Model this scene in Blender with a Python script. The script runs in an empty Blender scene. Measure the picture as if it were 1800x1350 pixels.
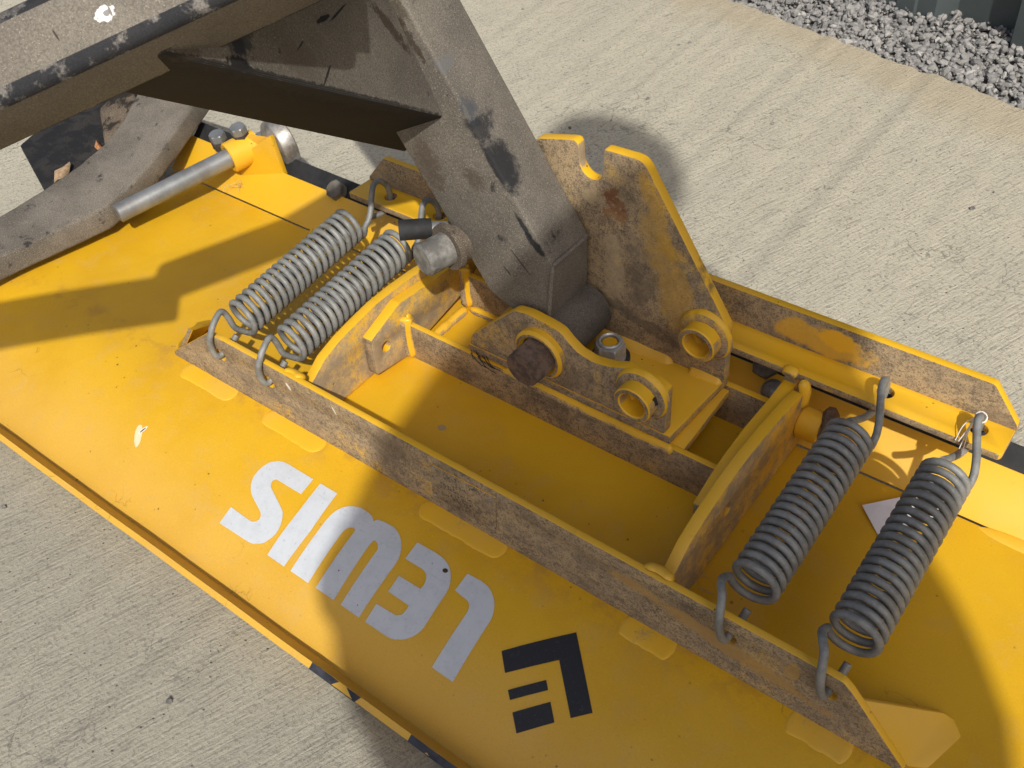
import bpy, bmesh, math, random
from mathutils import Vector, Matrix, noise
random.seed(7)
sc = bpy.context.scene
COL = sc.collection
R = math.radians
# ------------------------------------------------------------------ camera
# World frame: X along the blade (towards the right of the photo), Y across it (away), Z up.
# The flat back of the mouldboard is at Z = 0, the concrete at Z = GZ.
MX = Vector((0.79064955, 0.37786772, -0.48175644)); MY = Vector((0.60641842, -0.59180871, 0.53105475)); MZ = Vector((-0.08443921, -0.71202418, -0.69705924))   # world axes in lens coordinates (right, down, forward)
CP = Vector((0.47829141, -0.51445477, 0.78383063)); FP = 1800.0
GZ = -0.07
right = Vector((MX[0], MY[0], MZ[0])); down = Vector((MX[1], MY[1], MZ[1])); fwd = Vector((MX[2], MY[2], MZ[2]))
cam = bpy.data.cameras.new('camera'); co = bpy.data.objects.new('camera', cam); COL.objects.link(co)
m = Matrix.Identity(4)
for i in range(3):
    m[i][0] = right[i]; m[i][1] = -down[i]; m[i][2] = -fwd[i]; m[i][3] = CP[i]
co.matrix_world = m
cam.sensor_width = 36; cam.lens = 36 * FP / 1800.0; cam.clip_start = 0.01; cam.clip_end = 200
cam.dof.use_dof = True; cam.dof.focus_distance = 0.98; cam.dof.aperture_fstop = 24.0
sc.camera = co
sc.render.resolution_x = 1024; sc.render.resolution_y = 768
# ------------------------------------------------------------------ light
SUN = Vector((0.72, -0.68, 1.0)).normalized()
wd = bpy.data.worlds.new('World'); sc.world = wd; wd.use_nodes = True
wn = wd.node_tree.nodes; wn.clear()
sky = wn.new('ShaderNodeTexSky'); sky.sky_type = 'NISHITA'; sky.sun_disc = False
sky.sun_elevation = math.asin(SUN.z); sky.sun_rotation = math.atan2(SUN.x, SUN.y)
sky.air_density = 0.9; sky.dust_density = 5.0
bgn = wn.new('ShaderNodeBackground'); bgn.inputs[1].default_value = 0.115
wo = wn.new('ShaderNodeOutputWorld')
wd.node_tree.links.new(sky.outputs[0], bgn.inputs[0]); wd.node_tree.links.new(bgn.outputs[0], wo.inputs[0])
sl = bpy.data.lights.new('sun', 'SUN'); sl.energy = 4.3; sl.angle = R(0.9); sl.color = (1.0, 0.955, 0.87)
so = bpy.data.objects.new('sun', sl); COL.objects.link(so)
so.rotation_euler = SUN.to_track_quat('Z', 'Y').to_euler(); so.location = (2, -2, 3)
sc.view_settings.view_transform = 'Standard'; sc.view_settings.look = 'None'
sc.view_settings.exposure = -0.20; sc.view_settings.gamma = 1
try: sc.cycles.max_bounces = 6
except Exception: pass

# ------------------------------------------------------------------ geometry helpers
def ray(x, y):
    a = (x - 900) / FP; b = (y - 675) / FP
    return right * a + down * b + fwd
def at(x, y, X=None, Y=None, Z=None, d=None):
    """where the sight line of photo point (x, y) meets the plane X=, Y= or Z= (or lies at depth d)"""
    r = ray(x, y)
    if d is not None: t = d
    elif X is not None: t = (X - CP.x) / r.x
    elif Y is not None: t = (Y - CP.y) / r.y
    else: t = (Z - CP.z) / r.z
    return CP + r * t
Y0 = -0.088; RC = 0.30; YC = -0.264            # the sheet is flat behind Y0 and curves down in front of it
def zs(y): return 0.0 if y >= Y0 else -((y - Y0) ** 2) / (2 * RC)
def surf(x, y):
    r = ray(x, y); t = 0.4
    while t < 2.5:
        q = CP + r * t
        if q.z <= zs(q.y): return q
        t += 0.0005
    return q

def obj(name, me, mat=None, parent=None):
    o = bpy.data.objects.new(name, me); COL.objects.link(o)
    if mat is not None:
        ids = [p.material_index for p in me.polygons] if hasattr(me, 'polygons') else []
        me.materials.clear()
        for mm in (mat if isinstance(mat, (list, tuple)) else [mat]): me.materials.append(mm)
        if any(ids): me.polygons.foreach_set('material_index', ids)
    if parent is not None: o.parent = parent
    return o
def thing(name, label, cat, group=None):
    o = bpy.data.objects.new(name, None); COL.objects.link(o); o.empty_display_size = 0.05
    return tag(o, label, cat, group)
def tag(o, label, cat, group=None):
    o['label'] = label; o['category'] = cat
    if group: o['group'] = group
    return o
def smooth(me, ang=None):
    for p in me.polygons: p.use_smooth = True
    if ang is not None:
        try: me.set_sharp_from_angle(angle=R(ang))
        except Exception: pass
    return me
def pyd(verts, faces, name='m'):
    me = bpy.data.meshes.new(name); me.from_pydata([tuple(v) for v in verts], [], faces); me.update()
    bm = bmesh.new(); bm.from_mesh(me); bmesh.ops.recalc_face_normals(bm, faces=bm.faces); bm.to_mesh(me); bm.free()
    return me
def bevelled(me, w, seg=2, ang=25, noisy=0.0, sub=0.0, matidx=-1):
    if matidx >= 0:
        while len(me.materials) < 2: me.materials.append(bpy.data.materials.new('slot'))
    """bake a bevel modifier (and a little hand-made unevenness) into a mesh"""
    o = bpy.data.objects.new('tmp', me); COL.objects.link(o)
    md = o.modifiers.new('b', 'BEVEL'); md.width = w; md.segments = seg; md.limit_method = 'ANGLE'; md.angle_limit = R(ang)
    if matidx >= 0: md.material = matidx
    bpy.context.view_layer.update()
    dg = bpy.context.evaluated_depsgraph_get(); n = bpy.data.meshes.new_from_object(o.evaluated_get(dg))
    bpy.data.objects.remove(o)
    if noisy:
        for v in n.vertices:
            v.co += Vector(noise.noise_vector(v.co * 30)) * noisy
    return smooth(n, 35)
def plate(outline, holes, org, u, v, th, bev=0.0012, reso=1, side=0):
    """flat plate cut to an outline with real holes; org+u*a+v*b, thickness along u x v.
    side: 0 centred, +1 grows along +n, -1 along -n"""
    u = Vector(u).normalized(); v = Vector(v).normalized(); n = u.cross(v)
    cu = bpy.data.curves.new('c', 'CURVE'); cu.dimensions = '2D'; cu.fill_mode = 'BOTH'
    for loop in [outline] + list(holes):
        sp = cu.splines.new('POLY'); sp.points.add(len(loop) - 1); sp.use_cyclic_u = True
        for p, q in zip(sp.points, loop): p.co = (q[0], q[1], 0, 1)
    cu.extrude = th / 2 - bev; cu.bevel_depth = bev; cu.bevel_resolution = reso; cu.offset = -bev
    o = bpy.data.objects.new('tmp', cu); COL.objects.link(o)
    bpy.context.view_layer.update()
    dg = bpy.context.evaluated_depsgraph_get(); me = bpy.data.meshes.new_from_object(o.evaluated_get(dg))
    bpy.data.objects.remove(o); bpy.data.curves.remove(cu)
    mt = Matrix(((u.x, v.x, n.x, 0), (u.y, v.y, n.y, 0), (u.z, v.z, n.z, 0), (0, 0, 0, 1)))
    mt = Matrix.Translation(Vector(org) + n * side * th / 2) @ mt
    me.transform(mt)
    bm = bmesh.new(); bm.from_mesh(me); bmesh.ops.remove_doubles(bm, verts=bm.verts, dist=1e-6); bm.to_mesh(me); bm.free()
    return smooth(me, 40)
def circ(cx, cy, r, n=28, a0=0, a1=360):
    k = n if abs(a1 - a0) < 360 else n
    return [(cx + r * math.cos(R(a0 + (a1 - a0) * i / (k if abs(a1 - a0) >= 360 else k - 1))), cy + r * math.sin(R(a0 + (a1 - a0) * i / (k if abs(a1 - a0) >= 360 else k - 1)))) for i in range(k)]
def rounded(pts, r, n=5):
    """round the corners of a 2D polygon"""
    out = []; N = len(pts)
    for i in range(N):
        p0 = Vector(pts[i - 1]).to_2d() if False else Vector((pts[i - 1][0], pts[i - 1][1])); p1 = Vector((pts[i][0], pts[i][1])); p2 = Vector((pts[(i + 1) % N][0], pts[(i + 1) % N][1]))
        rr = pts[i][2] if len(pts[i]) > 2 else r
        a = p0 - p1; b = p2 - p1
        k = min(rr, a.length * .45, b.length * .45)
        if k < 1e-5: out.append(tuple(p1)); continue
        A = p1 + a.normalized() * k; B = p1 + b.normalized() * k
        for j in range(n + 1):
            t = j / n; q = A * (1 - t) ** 2 + p1 * 2 * t * (1 - t) + B * t * t
            out.append((q.x, q.y))
    return out
def frames(path):
    T = []
    n = len(path)
    for i in range(n):
        a = path[max(i - 1, 0)]; b = path[min(i + 1, n - 1)]; T.append((b - a).normalized())
    N = T[0].orthogonal().normalized(); fr = []
    for i in range(n):
        if i: N = (N - T[i] * N.dot(T[i])).normalized()
        fr.append((T[i], N, T[i].cross(N)))
    return fr
def tube(path, r, seg=12, caps=True):
    path = [Vector(p) for p in path]; fr = frames(path); V = []; F = []
    for i, (p, (t, a, b)) in enumerate(zip(path, fr)):
        rr = r(i / (len(path) - 1)) if callable(r) else r
        for k in range(seg):
            g = 2 * math.pi * k / seg; V.append(p + (a * math.cos(g) + b * math.sin(g)) * rr)
    for i in range(len(path) - 1):
        for k in range(seg):
            F.append((i * seg + k, i * seg + (k + 1) % seg, (i + 1) * seg + (k + 1) % seg, (i + 1) * seg + k))
    if caps: F.append(tuple(range(seg))[::-1]); F.append(tuple((len(path) - 1) * seg + k for k in range(seg)))
    return smooth(pyd(V, F), 50)
def lathe(prof, org, axis, seg=36, ref=None, closed=False):
    """prof: list of (along, radius)"""
    axis = Vector(axis).normalized(); a = (Vector(ref) if ref else axis.orthogonal()); a = (a - axis * a.dot(axis)).normalized(); b = axis.cross(a)
    V = []; F = []
    for (h, r) in prof:
        for k in range(seg):
            g = 2 * math.pi * k / seg; V.append(Vector(org) + axis * h + (a * math.cos(g) + b * math.sin(g)) * r)
    n = len(prof)
    for i in range(n if closed else n - 1):
        j = (i + 1) % n
        for k in range(seg): F.append((i * seg + k, i * seg + (k + 1) % seg, j * seg + (k + 1) % seg, j * seg + k))
    if not closed:
        if prof[0][1] > 1e-5: F.append(tuple(range(seg)))
        if prof[-1][1] > 1e-5: F.append(tuple((n - 1) * seg + k for k in range(seg)))
    return smooth(pyd(V, F), 30)
def ring(org, axis, ro, ri, L, ch=0.0012, seg=40):
    return lathe([(0, ri + ch), (0, ro - ch), (ch, ro), (L, ro), (L, ri), (ch, ri)], org, axis, seg, closed=True)
def prism(section_a, section_b):
    n = len(section_a); V = list(section_a) + list(section_b)
    F = [tuple(range(n)), tuple(range(n, 2 * n))] + [(i, (i + 1) % n, n + (i + 1) % n, n + i) for i in range(n)]
    return pyd(V, F)
def box(p0, p1):
    x0, y0, z0 = p0; x1, y1, z1 = p1
    return prism([(x0, y0, z0), (x1, y0, z0), (x1, y1, z0), (x0, y1, z0)], [(x0, y0, z1), (x1, y0, z1), (x1, y1, z1), (x0, y1, z1)])
def spline(pts, n=10):
    pts = [Vector(p) for p in pts]; out = []
    P = [pts[0] * 2 - pts[1]] + pts + [pts[-1] * 2 - pts[-2]]
    for i in range(1, len(P) - 2):
        a, b, c, d = P[i - 1], P[i], P[i + 1], P[i + 2]
        for k in range(n):
            t = k / n
            out.append(0.5 * ((2 * b) + (c - a) * t + (2 * a - 5 * b + 4 * c - d) * t * t + (3 * b - a - 3 * c + d) * t ** 3))
    out.append(pts[-1]); return out
def bead(pts, w, h, nrm, seed=0, n=8):
    """a weld bead: a flattened, uneven run of metal along pts; w half width, h height, nrm the way it bulges"""
    path = spline(pts, n); fr = frames(path); V = []; F = []; S = 9
    for i, (p, (t, a, b)) in enumerate(zip(path, fr)):
        nn = (Vector(nrm) - t * Vector(nrm).dot(t)).normalized(); s = t.cross(nn)
        e = min(i, len(path) - 1 - i) / 2.5; e = math.sqrt(max(0.02, min(1, e)))
        wob = 1 + 0.15 * noise.noise(p * 60 + Vector((seed, 0, 0))) + 0.07 * noise.noise(p * 240 + Vector((seed, 5, 0)))
        for k in range(S):
            g = math.pi * k / (S - 1)
            V.append(p + s * math.cos(g) * w * e * wob + nn * (math.sin(g) ** 0.8) * h * e * wob - nn * 0.0006)
    for i in range(len(path) - 1):
        for k in range(S - 1): F.append((i * S + k, i * S + k + 1, (i + 1) * S + k + 1, (i + 1) * S + k))
    return smooth(pyd(V, F))

# ------------------------------------------------------------------ materials
def newmat(name):
    mt = bpy.data.materials.new(name); mt.use_nodes = True
    nt = mt.node_tree; b = nt.nodes['Principled BSDF']; return mt, nt, b
class NB:
    def __init__(s, nt):
        s.nt = nt; s.n = nt.nodes; s.l = nt.links
        s.geo = s.n.new('ShaderNodeNewGeometry'); s.pos = s.geo.outputs['Position']; s.nor = s.geo.outputs['True Normal']
    def lk(s, a, b): s.l.new(a, b)
    def setin(s, sock, v):
        if hasattr(v, 'is_linked') or isinstance(v, bpy.types.NodeSocket): s.lk(v, sock)
        else: sock.default_value = v
    def noise(s, scale, detail=3, rough=.55, vec=None, dist=0.0):
        t = s.n.new('ShaderNodeTexNoise'); t.inputs['Scale'].default_value = scale; t.inputs['Detail'].default_value = detail
        t.inputs['Roughness'].default_value = rough; t.inputs['Distortion'].default_value = dist
        s.lk(vec or s.pos, t.inputs['Vector']); return t.outputs['Fac']
    def voro(s, scale, vec=None, feat='F1', out='Distance', rnd=1.0):
        t = s.n.new('ShaderNodeTexVoronoi'); t.inputs['Scale'].default_value = scale; t.feature = feat; t.inputs['Randomness'].default_value = rnd
        s.lk(vec or s.pos, t.inputs['Vector']); return t.outputs[out]
    def math(s, op, a, b=0.0, c=None, clamp=False):
        t = s.n.new('ShaderNodeMath'); t.operation = op; t.use_clamp = clamp
        s.setin(t.inputs[0], a); s.setin(t.inputs[1], b)
        if c is not None: s.setin(t.inputs[2], c)
        return t.outputs[0]
    def ramp(s, f, a, b, lo=0.0, hi=1.0):
        t = s.n.new('ShaderNodeMapRange'); t.clamp = True; t.interpolation_type = 'SMOOTHSTEP'
        s.setin(t.inputs[0], f); t.inputs[1].default_value = a; t.inputs[2].default_value = b; t.inputs[3].default_value = lo; t.inputs[4].default_value = hi
        return t.outputs[0]
    def mix(s, f, a, b, mode='MIX'):
        t = s.n.new('ShaderNodeMix'); t.data_type = 'RGBA'; t.blend_type = mode
        s.setin(t.inputs[0], f)
        for k, v in ((6, a), (7, b)):
            if isinstance(v, bpy.types.NodeSocket): s.lk(v, t.inputs[k])
            else: t.inputs[k].default_value = (v[0], v[1], v[2], 1)
        return t.outputs[2]
    def dot(s, v, vec=None):
        t = s.n.new('ShaderNodeVectorMath'); t.operation = 'DOT_PRODUCT'; s.lk(vec or s.nor, t.inputs[0]); t.inputs[1].default_value = tuple(v)
        return t.outputs['Value']
    def scaled(s, sx, sy, sz, rot=0.0, loc=(0, 0, 0)):
        q = s.n.new('ShaderNodeMapping'); q.inputs['Rotation'].default_value = (0, 0, rot); s.lk(s.pos, q.inputs['Vector'])
        t = s.n.new('ShaderNodeMapping'); t.inputs['Scale'].default_value = (sx, sy, sz); t.inputs['Location'].default_value = loc
        s.lk(q.outputs[0], t.inputs['Vector']); return t.outputs[0]
    def blot(s, c, u, ru, v, rv, rag=0.5, soft=0.25, ns=60):
        """mask of one ragged mark: ellipse round c with half sizes ru along u, rv along v"""
        c = Vector(c); u = Vector(u).normalized(); v = Vector(v); v = (v - u * v.dot(u)).normalized(); w = u.cross(v)
        a = s.math('MULTIPLY_ADD', s.dot(u, s.pos), 1 / ru, -c.dot(u) / ru)
        b = s.math('MULTIPLY_ADD', s.dot(v, s.pos), 1 / rv, -c.dot(v) / rv)
        d = s.math('MULTIPLY_ADD', s.dot(w, s.pos), 1 / 0.03, -c.dot(w) / 0.03)
        q = s.math('ADD', s.math('ADD', s.math('MULTIPLY', a, a), s.math('MULTIPLY', b, b)), s.math('MULTIPLY', d, d))
        n_ = s.noise(ns, 4, .65)
        q = s.math('MULTIPLY_ADD', s.math('SUBTRACT', n_, .5), rag * 4, q)
        return s.ramp(q, 1 - soft, 1 + soft, 1, 0)
    def bump(s, h, strength=.3, dist=.001, prev=None):
        t = s.n.new('ShaderNodeBump'); t.inputs['Strength'].default_value = strength; t.inputs['Distance'].default_value = dist
        s.lk(h, t.inputs['Height'])
        if prev: s.lk(prev, t.inputs['Normal'])
        return t.outputs[0]
def yellow(name, face=0.9, base=0.10, dark=0.35, fade=0.35, blots=(), rough=.42):
    """gloss yellow machine paint. Road dust lies thick on the faces that look towards -Y
    (they are the upper faces when the plough hangs on its machine), thin elsewhere."""
    mt, nt, b = newmat(name); s = NB(nt)
    big = s.noise(7, 3, .6); mid = s.noise(38, 4, .65); fine = s.noise(420, 3, .7); grit = s.noise(900, 2, .6)
    paint = s.mix(s.ramp(big, .42, .68, 0, fade), (.76, .435, .018), (.70, .43, .085))
    paint = s.mix(s.ramp(s.noise(120, 4, .7), .60, .78, 0, .35), paint, (.60, .30, .012))
    nf = s.math('MAXIMUM', s.ramp(s.dot((0, -1, 0)), .72, .93), s.math('MULTIPLY', s.ramp(s.dot((1, 0, 0)), .72, .95), .80))
    yf = s.ramp(s.dot((0, -1, 0)), .72, .93, .25, 1)
    amt = s.math('ADD', s.math('MULTIPLY', nf, face), base)
    lump = s.math('MULTIPLY_ADD', mid, .8, s.math('MULTIPLY', s.noise(11, 4, .6), .85))
    dm = s.ramp(s.math('ADD', s.math('MULTIPLY_ADD', amt, 1.15, s.math('MULTIPLY', lump, 1.1)), s.math('MULTIPLY', fine, .45)), 1.80, 2.20)
    dust = s.mix(s.ramp(mid, .38, .62), (.44, .325, .185), (.34, .255, .158)); dust = s.mix(s.math('MULTIPLY', s.ramp(s.noise(560, 4, .8), .51, .59, 0, .70), yf), dust, (.105, .082, .058)); dust = s.mix(s.math('MULTIPLY', s.ramp(s.noise(150, 6, .85), .50, .60, 0, .75), yf), dust, (.13, .10, .070)); dust = s.mix(s.math('MULTIPLY', s.ramp(s.noise(18, 4, .7), .50, .62, 0, .5), yf), dust, (.150, .115, .080))
    dk = s.ramp(s.math('ADD', fine, s.math('MULTIPLY', s.noise(26, 4, .7), .8)), .93, 1.12, 0, dark * 1.6)
    dust = s.mix(s.math('MULTIPLY', s.math('MINIMUM', dk, .9), yf), dust, (.055, .045, .036))
    dust = s.mix(s.ramp(grit, .62, .72, 0, .5), dust, (.46, .38, .27))
    col = s.mix(dm, paint, dust)
    # specks of grit and tiny chips
    sp = s.voro(75); spz = s.noise(11, 3, .6)
    spm = s.math('MULTIPLY', s.ramp(sp, .055, .10, 1, 0), s.ramp(spz, .53, .60))
    col = s.mix(s.math('MULTIPLY', spm, .85), col, (.07, .045, .02))
    col = s.mix(s.ramp(s.noise(260, 5, .75), .70, .78, 0, .55), col, (.14, .085, .03))
    for bl in blots:
        mk = s.blot(*bl[0]); col = s.mix(s.math('MULTIPLY', mk, bl[2] if len(bl) > 2 else 1.0), col, bl[1])
    s.lk(col, b.inputs['Base Color'])
    rg = s.math('MULTIPLY_ADD', dm, .42, rough); rg = s.math('MULTIPLY_ADD', s.math('SUBTRACT', mid, .5), .25, rg)
    s.lk(rg, b.inputs['Roughness'])
    hh = s.math('ADD', s.math('MULTIPLY', s.noise(300, 2, .5), .35), s.math('MULTIPLY', s.math('MULTIPLY', grit, dm), 1.6))
    n1 = s.bump(hh, .35, .0006); n2 = s.bump(s.noise(14, 2, .5), .25, .002, n1)
    s.lk(n2, b.inputs['Normal'])
    return mt
def dusty(name, c1=(.235, .212, .175), c2=(.165, .148, .124), paint=(.016, .018, .022), worn=.62, blots=(), stretch=None, rust=0.15, light=(.46, .42, .34), under=None):
    """black paint under a coat of fine grey-brown road dust"""
    mt, nt, b = newmat(name); s = NB(nt)
    big = s.noise(9, 4, .6); mid = s.noise(45, 5, .7); fine = s.noise(650, 3, .75)
    col = s.mix(s.ramp(big, .36, .64), c1, c2)
    col = s.mix(s.ramp(fine, .40, .64, 0, .55), col, (c2[0] * .45, c2[1] * .45, c2[2] * .45))
    col = s.mix(s.ramp(s.noise(1000, 2, .6), .60, .70, 0, .7), col, light)
    if stretch:
        st = s.noise(1.0, 5, .75, s.scaled(*stretch)); col = s.mix(s.ramp(st, .52, .70, 0, .75), col, (.30, .255, .20)); col = s.mix(s.ramp(st, .46, .30, 0, .85), col, (.045, .035, .028))
    pm = s.ramp(s.math('ADD', mid, s.math('MULTIPLY', big, .35)), worn + .16, worn + .26)
    col = s.mix(s.math('MULTIPLY', pm, .9), col, paint)
    col = s.mix(s.ramp(s.noise(23, 5, .7), .64, .76, 0, rust), col, (.12, .05, .025))
    if under: col = s.mix(s.ramp(s.dot((0, 0, -1)), .25, .50, 0, .93), col, under)  # downward faces go near black: the underside's shade put into the colour
    for bl in blots:
        mk = s.blot(*bl[0]); col = s.mix(s.math('MULTIPLY', mk, bl[2] if len(bl) > 2 else 1.0), col, bl[1])
    s.lk(col, b.inputs['Base Color']); b.inputs['Roughness'].default_value = .86
    b.inputs['Specular IOR Level'].default_value = .3
    n1 = s.bump(fine, .5, .0007); n2 = s.bump(s.noise(30, 4, .6), .35, .0025, n1); s.lk(n2, b.inputs['Normal'])
    return mt
def steel(name, c=(.34, .36, .37), c2=(.20, .215, .23), metal=.55, rough=.5, dirt=.3, dirtc=(.13, .10, .07), sc_=1.0):
    mt, nt, b = newmat(name); s = NB(nt)
    a = s.noise(60 * sc_, 5, .65); f = s.noise(500, 3, .7)
    col = s.mix(s.ramp(a, .38, .62), c, c2); col = s.mix(s.ramp(f, .55, .72, 0, .35), col, (c[0] * 1.35, c[1] * 1.35, c[2] * 1.35))
    dm = s.ramp(s.noise(33 * sc_, 5, .7), .52, .68, 0, dirt); col = s.mix(dm, col, dirtc)
    s.lk(col, b.inputs['Base Color']); b.inputs['Metallic'].default_value = metal
    s.lk(s.math('MULTIPLY_ADD', a, .3, rough - .12), b.inputs['Roughness'])
    s.lk(s.bump(s.math('ADD', a, f), .3, .0005), b.inputs['Normal'])
    return mt
def plain(name, c, rough=.8, var=.25, sc_=80, metal=0, bumpd=.0005):
    mt, nt, b = newmat(name); s = NB(nt); a = s.noise(sc_, 4, .65)
    col = s.mix(s.ramp(a, .35, .65), [x * (1 + var) for x in c], [x * (1 - var) for x in c])
    s.lk(col, b.inputs['Base Color']); b.inputs['Roughness'].default_value = rough; b.inputs['Metallic'].default_value = metal
    s.lk(s.bump(a, .4, bumpd), b.inputs['Normal']); return mt
# ------------------------------------------------------------------ the place: concrete, gravel, container
def m_concrete():
    mt, nt, b = newmat('brushed_concrete'); s = NB(nt)
    big = s.noise(3.2, 5, .6); mid = s.noise(16, 5, .65); fine = s.noise(240, 4, .7)
    # brushed grain runs roughly away from the camera
    br = s.noise(1.0, 4, .65, s.scaled(300, 26, 40, R(21)))
    br2 = s.noise(1.0, 3, .6, s.scaled(90, 5, 20, R(21)))
    col = s.mix(s.ramp(big, .34, .70), (.575, .537, .428), (.545, .510, .410))
    col = s.mix(s.ramp(mid, .40, .66, 0, .22), col, (.44, .42, .35))
    col = s.mix(s.ramp(br, .44, .34, 0, .62), col, (.30, .28, .23))
    col = s.mix(s.ramp(br2, .34, .26, 0, .12), col, (.36, .34, .28))
    col = s.mix(s.ramp(br, .56, .72, 0, .35), col, (.66, .63, .53))
    col = s.mix(s.ramp(fine, .54, .64, 0, .7), col, (.24, .228, .195)); col = s.mix(s.ramp(s.noise(130, 5, .8), .55, .66, 0, .6), col, (.27, .255, .22))
    col = s.mix(s.ramp(fine, .34, .26, 0, .5), col, (.62, .60, .52))
    pit = s.voro(75); pz = s.noise(7.5, 4, .7)
    pm = s.math('MULTIPLY', s.ramp(pit, .05, .105, 1, 0), s.ramp(pz, .46, .54))
    col = s.mix(s.math('MULTIPLY', pm, .85), col, (.06, .057, .055))
    pit2 = s.voro(17); pm2 = s.math('MULTIPLY', s.ramp(s.math('MULTIPLY_ADD', s.noise(90, 3, .6), .10, pit2), .085, .115, 1, 0), s.ramp(s.noise(4.3, 2, .5), .46, .54))
    col = s.mix(s.math('MULTIPLY', pm2, .65), col, (.13, .135, .15))
    wp = s.voro(60, out='Distance'); wm = s.math('MULTIPLY', s.ramp(wp, .04, .07, 1, 0), s.ramp(s.noise(19, 3, .6), .58, .64)); col = s.mix(s.math('MULTIPLY', wm, .8), col, (.72, .70, .63))
    # hairline cracks near the camera side
    ck = s.n.new('ShaderNodeTexVoronoi'); ck.feature = 'DISTANCE_TO_EDGE'; ck.inputs['Scale'].default_value = 13
    dv = s.n.new('ShaderNodeVectorMath'); dv.operation = 'MULTIPLY_ADD'; nz = s.n.new('ShaderNodeTexNoise'); nz.inputs['Scale'].default_value = 14; nz.inputs['Detail'].default_value = 5
    s.lk(s.pos, nz.inputs['Vector']); s.lk(nz.outputs['Color'], dv.inputs[0]); dv.inputs[1].default_value = (.12, .12, .12); s.lk(s.pos, dv.inputs[2]); s.lk(dv.outputs[0], ck.inputs['Vector'])
    cm = s.math('MULTIPLY', s.ramp(ck.outputs['Distance'], .004, .014, 1, 0), s.ramp(s.noise(5, 3, .6), .50, .60, 0, .55)); col = s.mix(cm, col, (.12, .115, .10))
    # pale brown silt along the slab's edge
    near_tone = s.ramp(s.math('MULTIPLY_ADD', s.math('SUBTRACT', big, .5), .5, s.dot((-.1, 1, 0), s.pos)), -.20, .25, .48, 0); col = s.mix(near_tone, col, (.20, .195, .172))  # concrete gets darker towards the camera side
    ed = s.math('ADD', s.math('MULTIPLY_ADD', s.dot((.233, .972, 0), s.pos), 1.0, -1.064), s.math('MULTIPLY', s.math('SUBTRACT', s.noise(9, 5, .7), .5), .22))
    em = s.ramp(ed, -.150, -.055, 0, .48); col = s.mix(em, col, (.47, .385, .255))
    s.lk(col, b.inputs['Base Color']); b.inputs['Roughness'].default_value = .92; b.inputs['Specular IOR Level'].default_value = .25
    h = s.math('ADD', s.math('MULTIPLY', br, 1.0), s.math('MULTIPLY', br2, .22)); h = s.math('SUBTRACT', h, s.math('MULTIPLY', pm, 1.0)); h = s.math('MULTIPLY_ADD', fine, .8, h)
    s.lk(s.bump(h, .8, .0020), b.inputs['Normal'])
    return mt
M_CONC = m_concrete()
soil = pyd([(-40, -40, GZ - .12), (40, -40, GZ - .12), (40, 40, GZ - .12), (-40, 40, GZ - .12)], [(0, 1, 2, 3)])
o = obj('ground', soil, plain('grit_ground', (.22, .21, .19), .95, .3, 40)); o['kind'] = 'structure'
# slab with a slightly broken far edge
pts = []
X0 = -6.0
ed = lambda x: 1.082 - (x - .02) * .24
xs = []
x = X0
while x < 6: xs.append(x); x += .012 if -1 < x < 1 else .25
for x in xs:
    pts.append((x, ed(x) +   .016 * noise.noise(Vector((x * 6, 0, 3))) + .008 * noise.noise(Vector((x * 40, 0, 9))) + (.004 * noise.noise(Vector((x * 110, 0, 9)))), GZ))
V = []; F = []
n = len(pts)
for p in pts: V.append((p[0], -8, GZ))
for p in pts: V.append((p[0], p[1] - .012, GZ))
for p in pts: V.append((p[0], p[1], GZ - .007))
for p in pts: V.append((p[0], p[1] + .004, GZ - .13))
for r_ in range(3):
    for i in range(n - 1): F.append((r_ * n + i, r_ * n + i + 1, (r_ + 1) * n + i + 1, (r_ + 1) * n + i))
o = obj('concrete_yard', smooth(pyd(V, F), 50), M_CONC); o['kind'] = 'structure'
# gravel: thousands of broken stones in one heap against the container
def m_stone():
    mt, nt, b = newmat('limestone_chips'); s = NB(nt)
    at_ = s.n.new('ShaderNodeAttribute'); at_.attribute_name = 'tone'
    a = s.noise(120, 4, .65)
    c = s.mix(at_.outputs['Fac'], (.10, .102, .108), (.40, .395, .385)); c = s.mix(s.ramp(a, .35, .7, 0, .55), c, (.30, .29, .27))
    s.lk(c, b.inputs['Base Color']); b.inputs['Roughness'].default_value = .85; s.lk(s.bump(a, .6, .001), b.inputs['Normal']); return mt
ico = bmesh.new(); bmesh.ops.create_icosphere(ico, subdivisions=1, radius=1); icv = [v.co.copy() for v in ico.verts]; icf = [tuple(v.index for v in f.verts) for f in ico.faces]; ico.free()
def gravel_z(x, y):
    d = y - ed(x)
    return GZ - .022 + .13 * max(0, d) + .010 * noise.noise(Vector((x * 6, y * 6, 0)))
V = []; F = []; T = []
for i in range(23000):
    x = random.uniform(-.75, .95); y = ed(x) + random.uniform(0, .34)
    if i > 21400: y = ed(x) + random.uniform(-.004, .02)
    r_ = random.choice((.0024, .0030, .0038, .0048, .0060, .0080)) * random.uniform(.8, 1.25) * (.6 if i > 21400 else 1)
    q = Matrix.Rotation(random.uniform(0, 6.28), 3, 'Z') @ Matrix.Rotation(random.uniform(0, 6.28), 3, 'X')
    sc3 = Vector((random.uniform(.7, 1.35), random.uniform(.6, 1.1), random.uniform(.45, .85)))
    z = gravel_z(x, y) + random.uniform(-.010, .007)
    k = len(V)
    for v in icv:
        w = v * (1 + random.uniform(-.28, .22)); w = Vector((w.x * sc3.x, w.y * sc3.y, w.z * sc3.z)) * r_
        V.append(q @ w + Vector((x, y, z)))
    t = min(1, max(0, random.gauss(.45, .17)));
    if random.random() < .05: t = 1
    for f in icf: F.append(tuple(k + a for a in f)); T.append(t)
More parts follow.
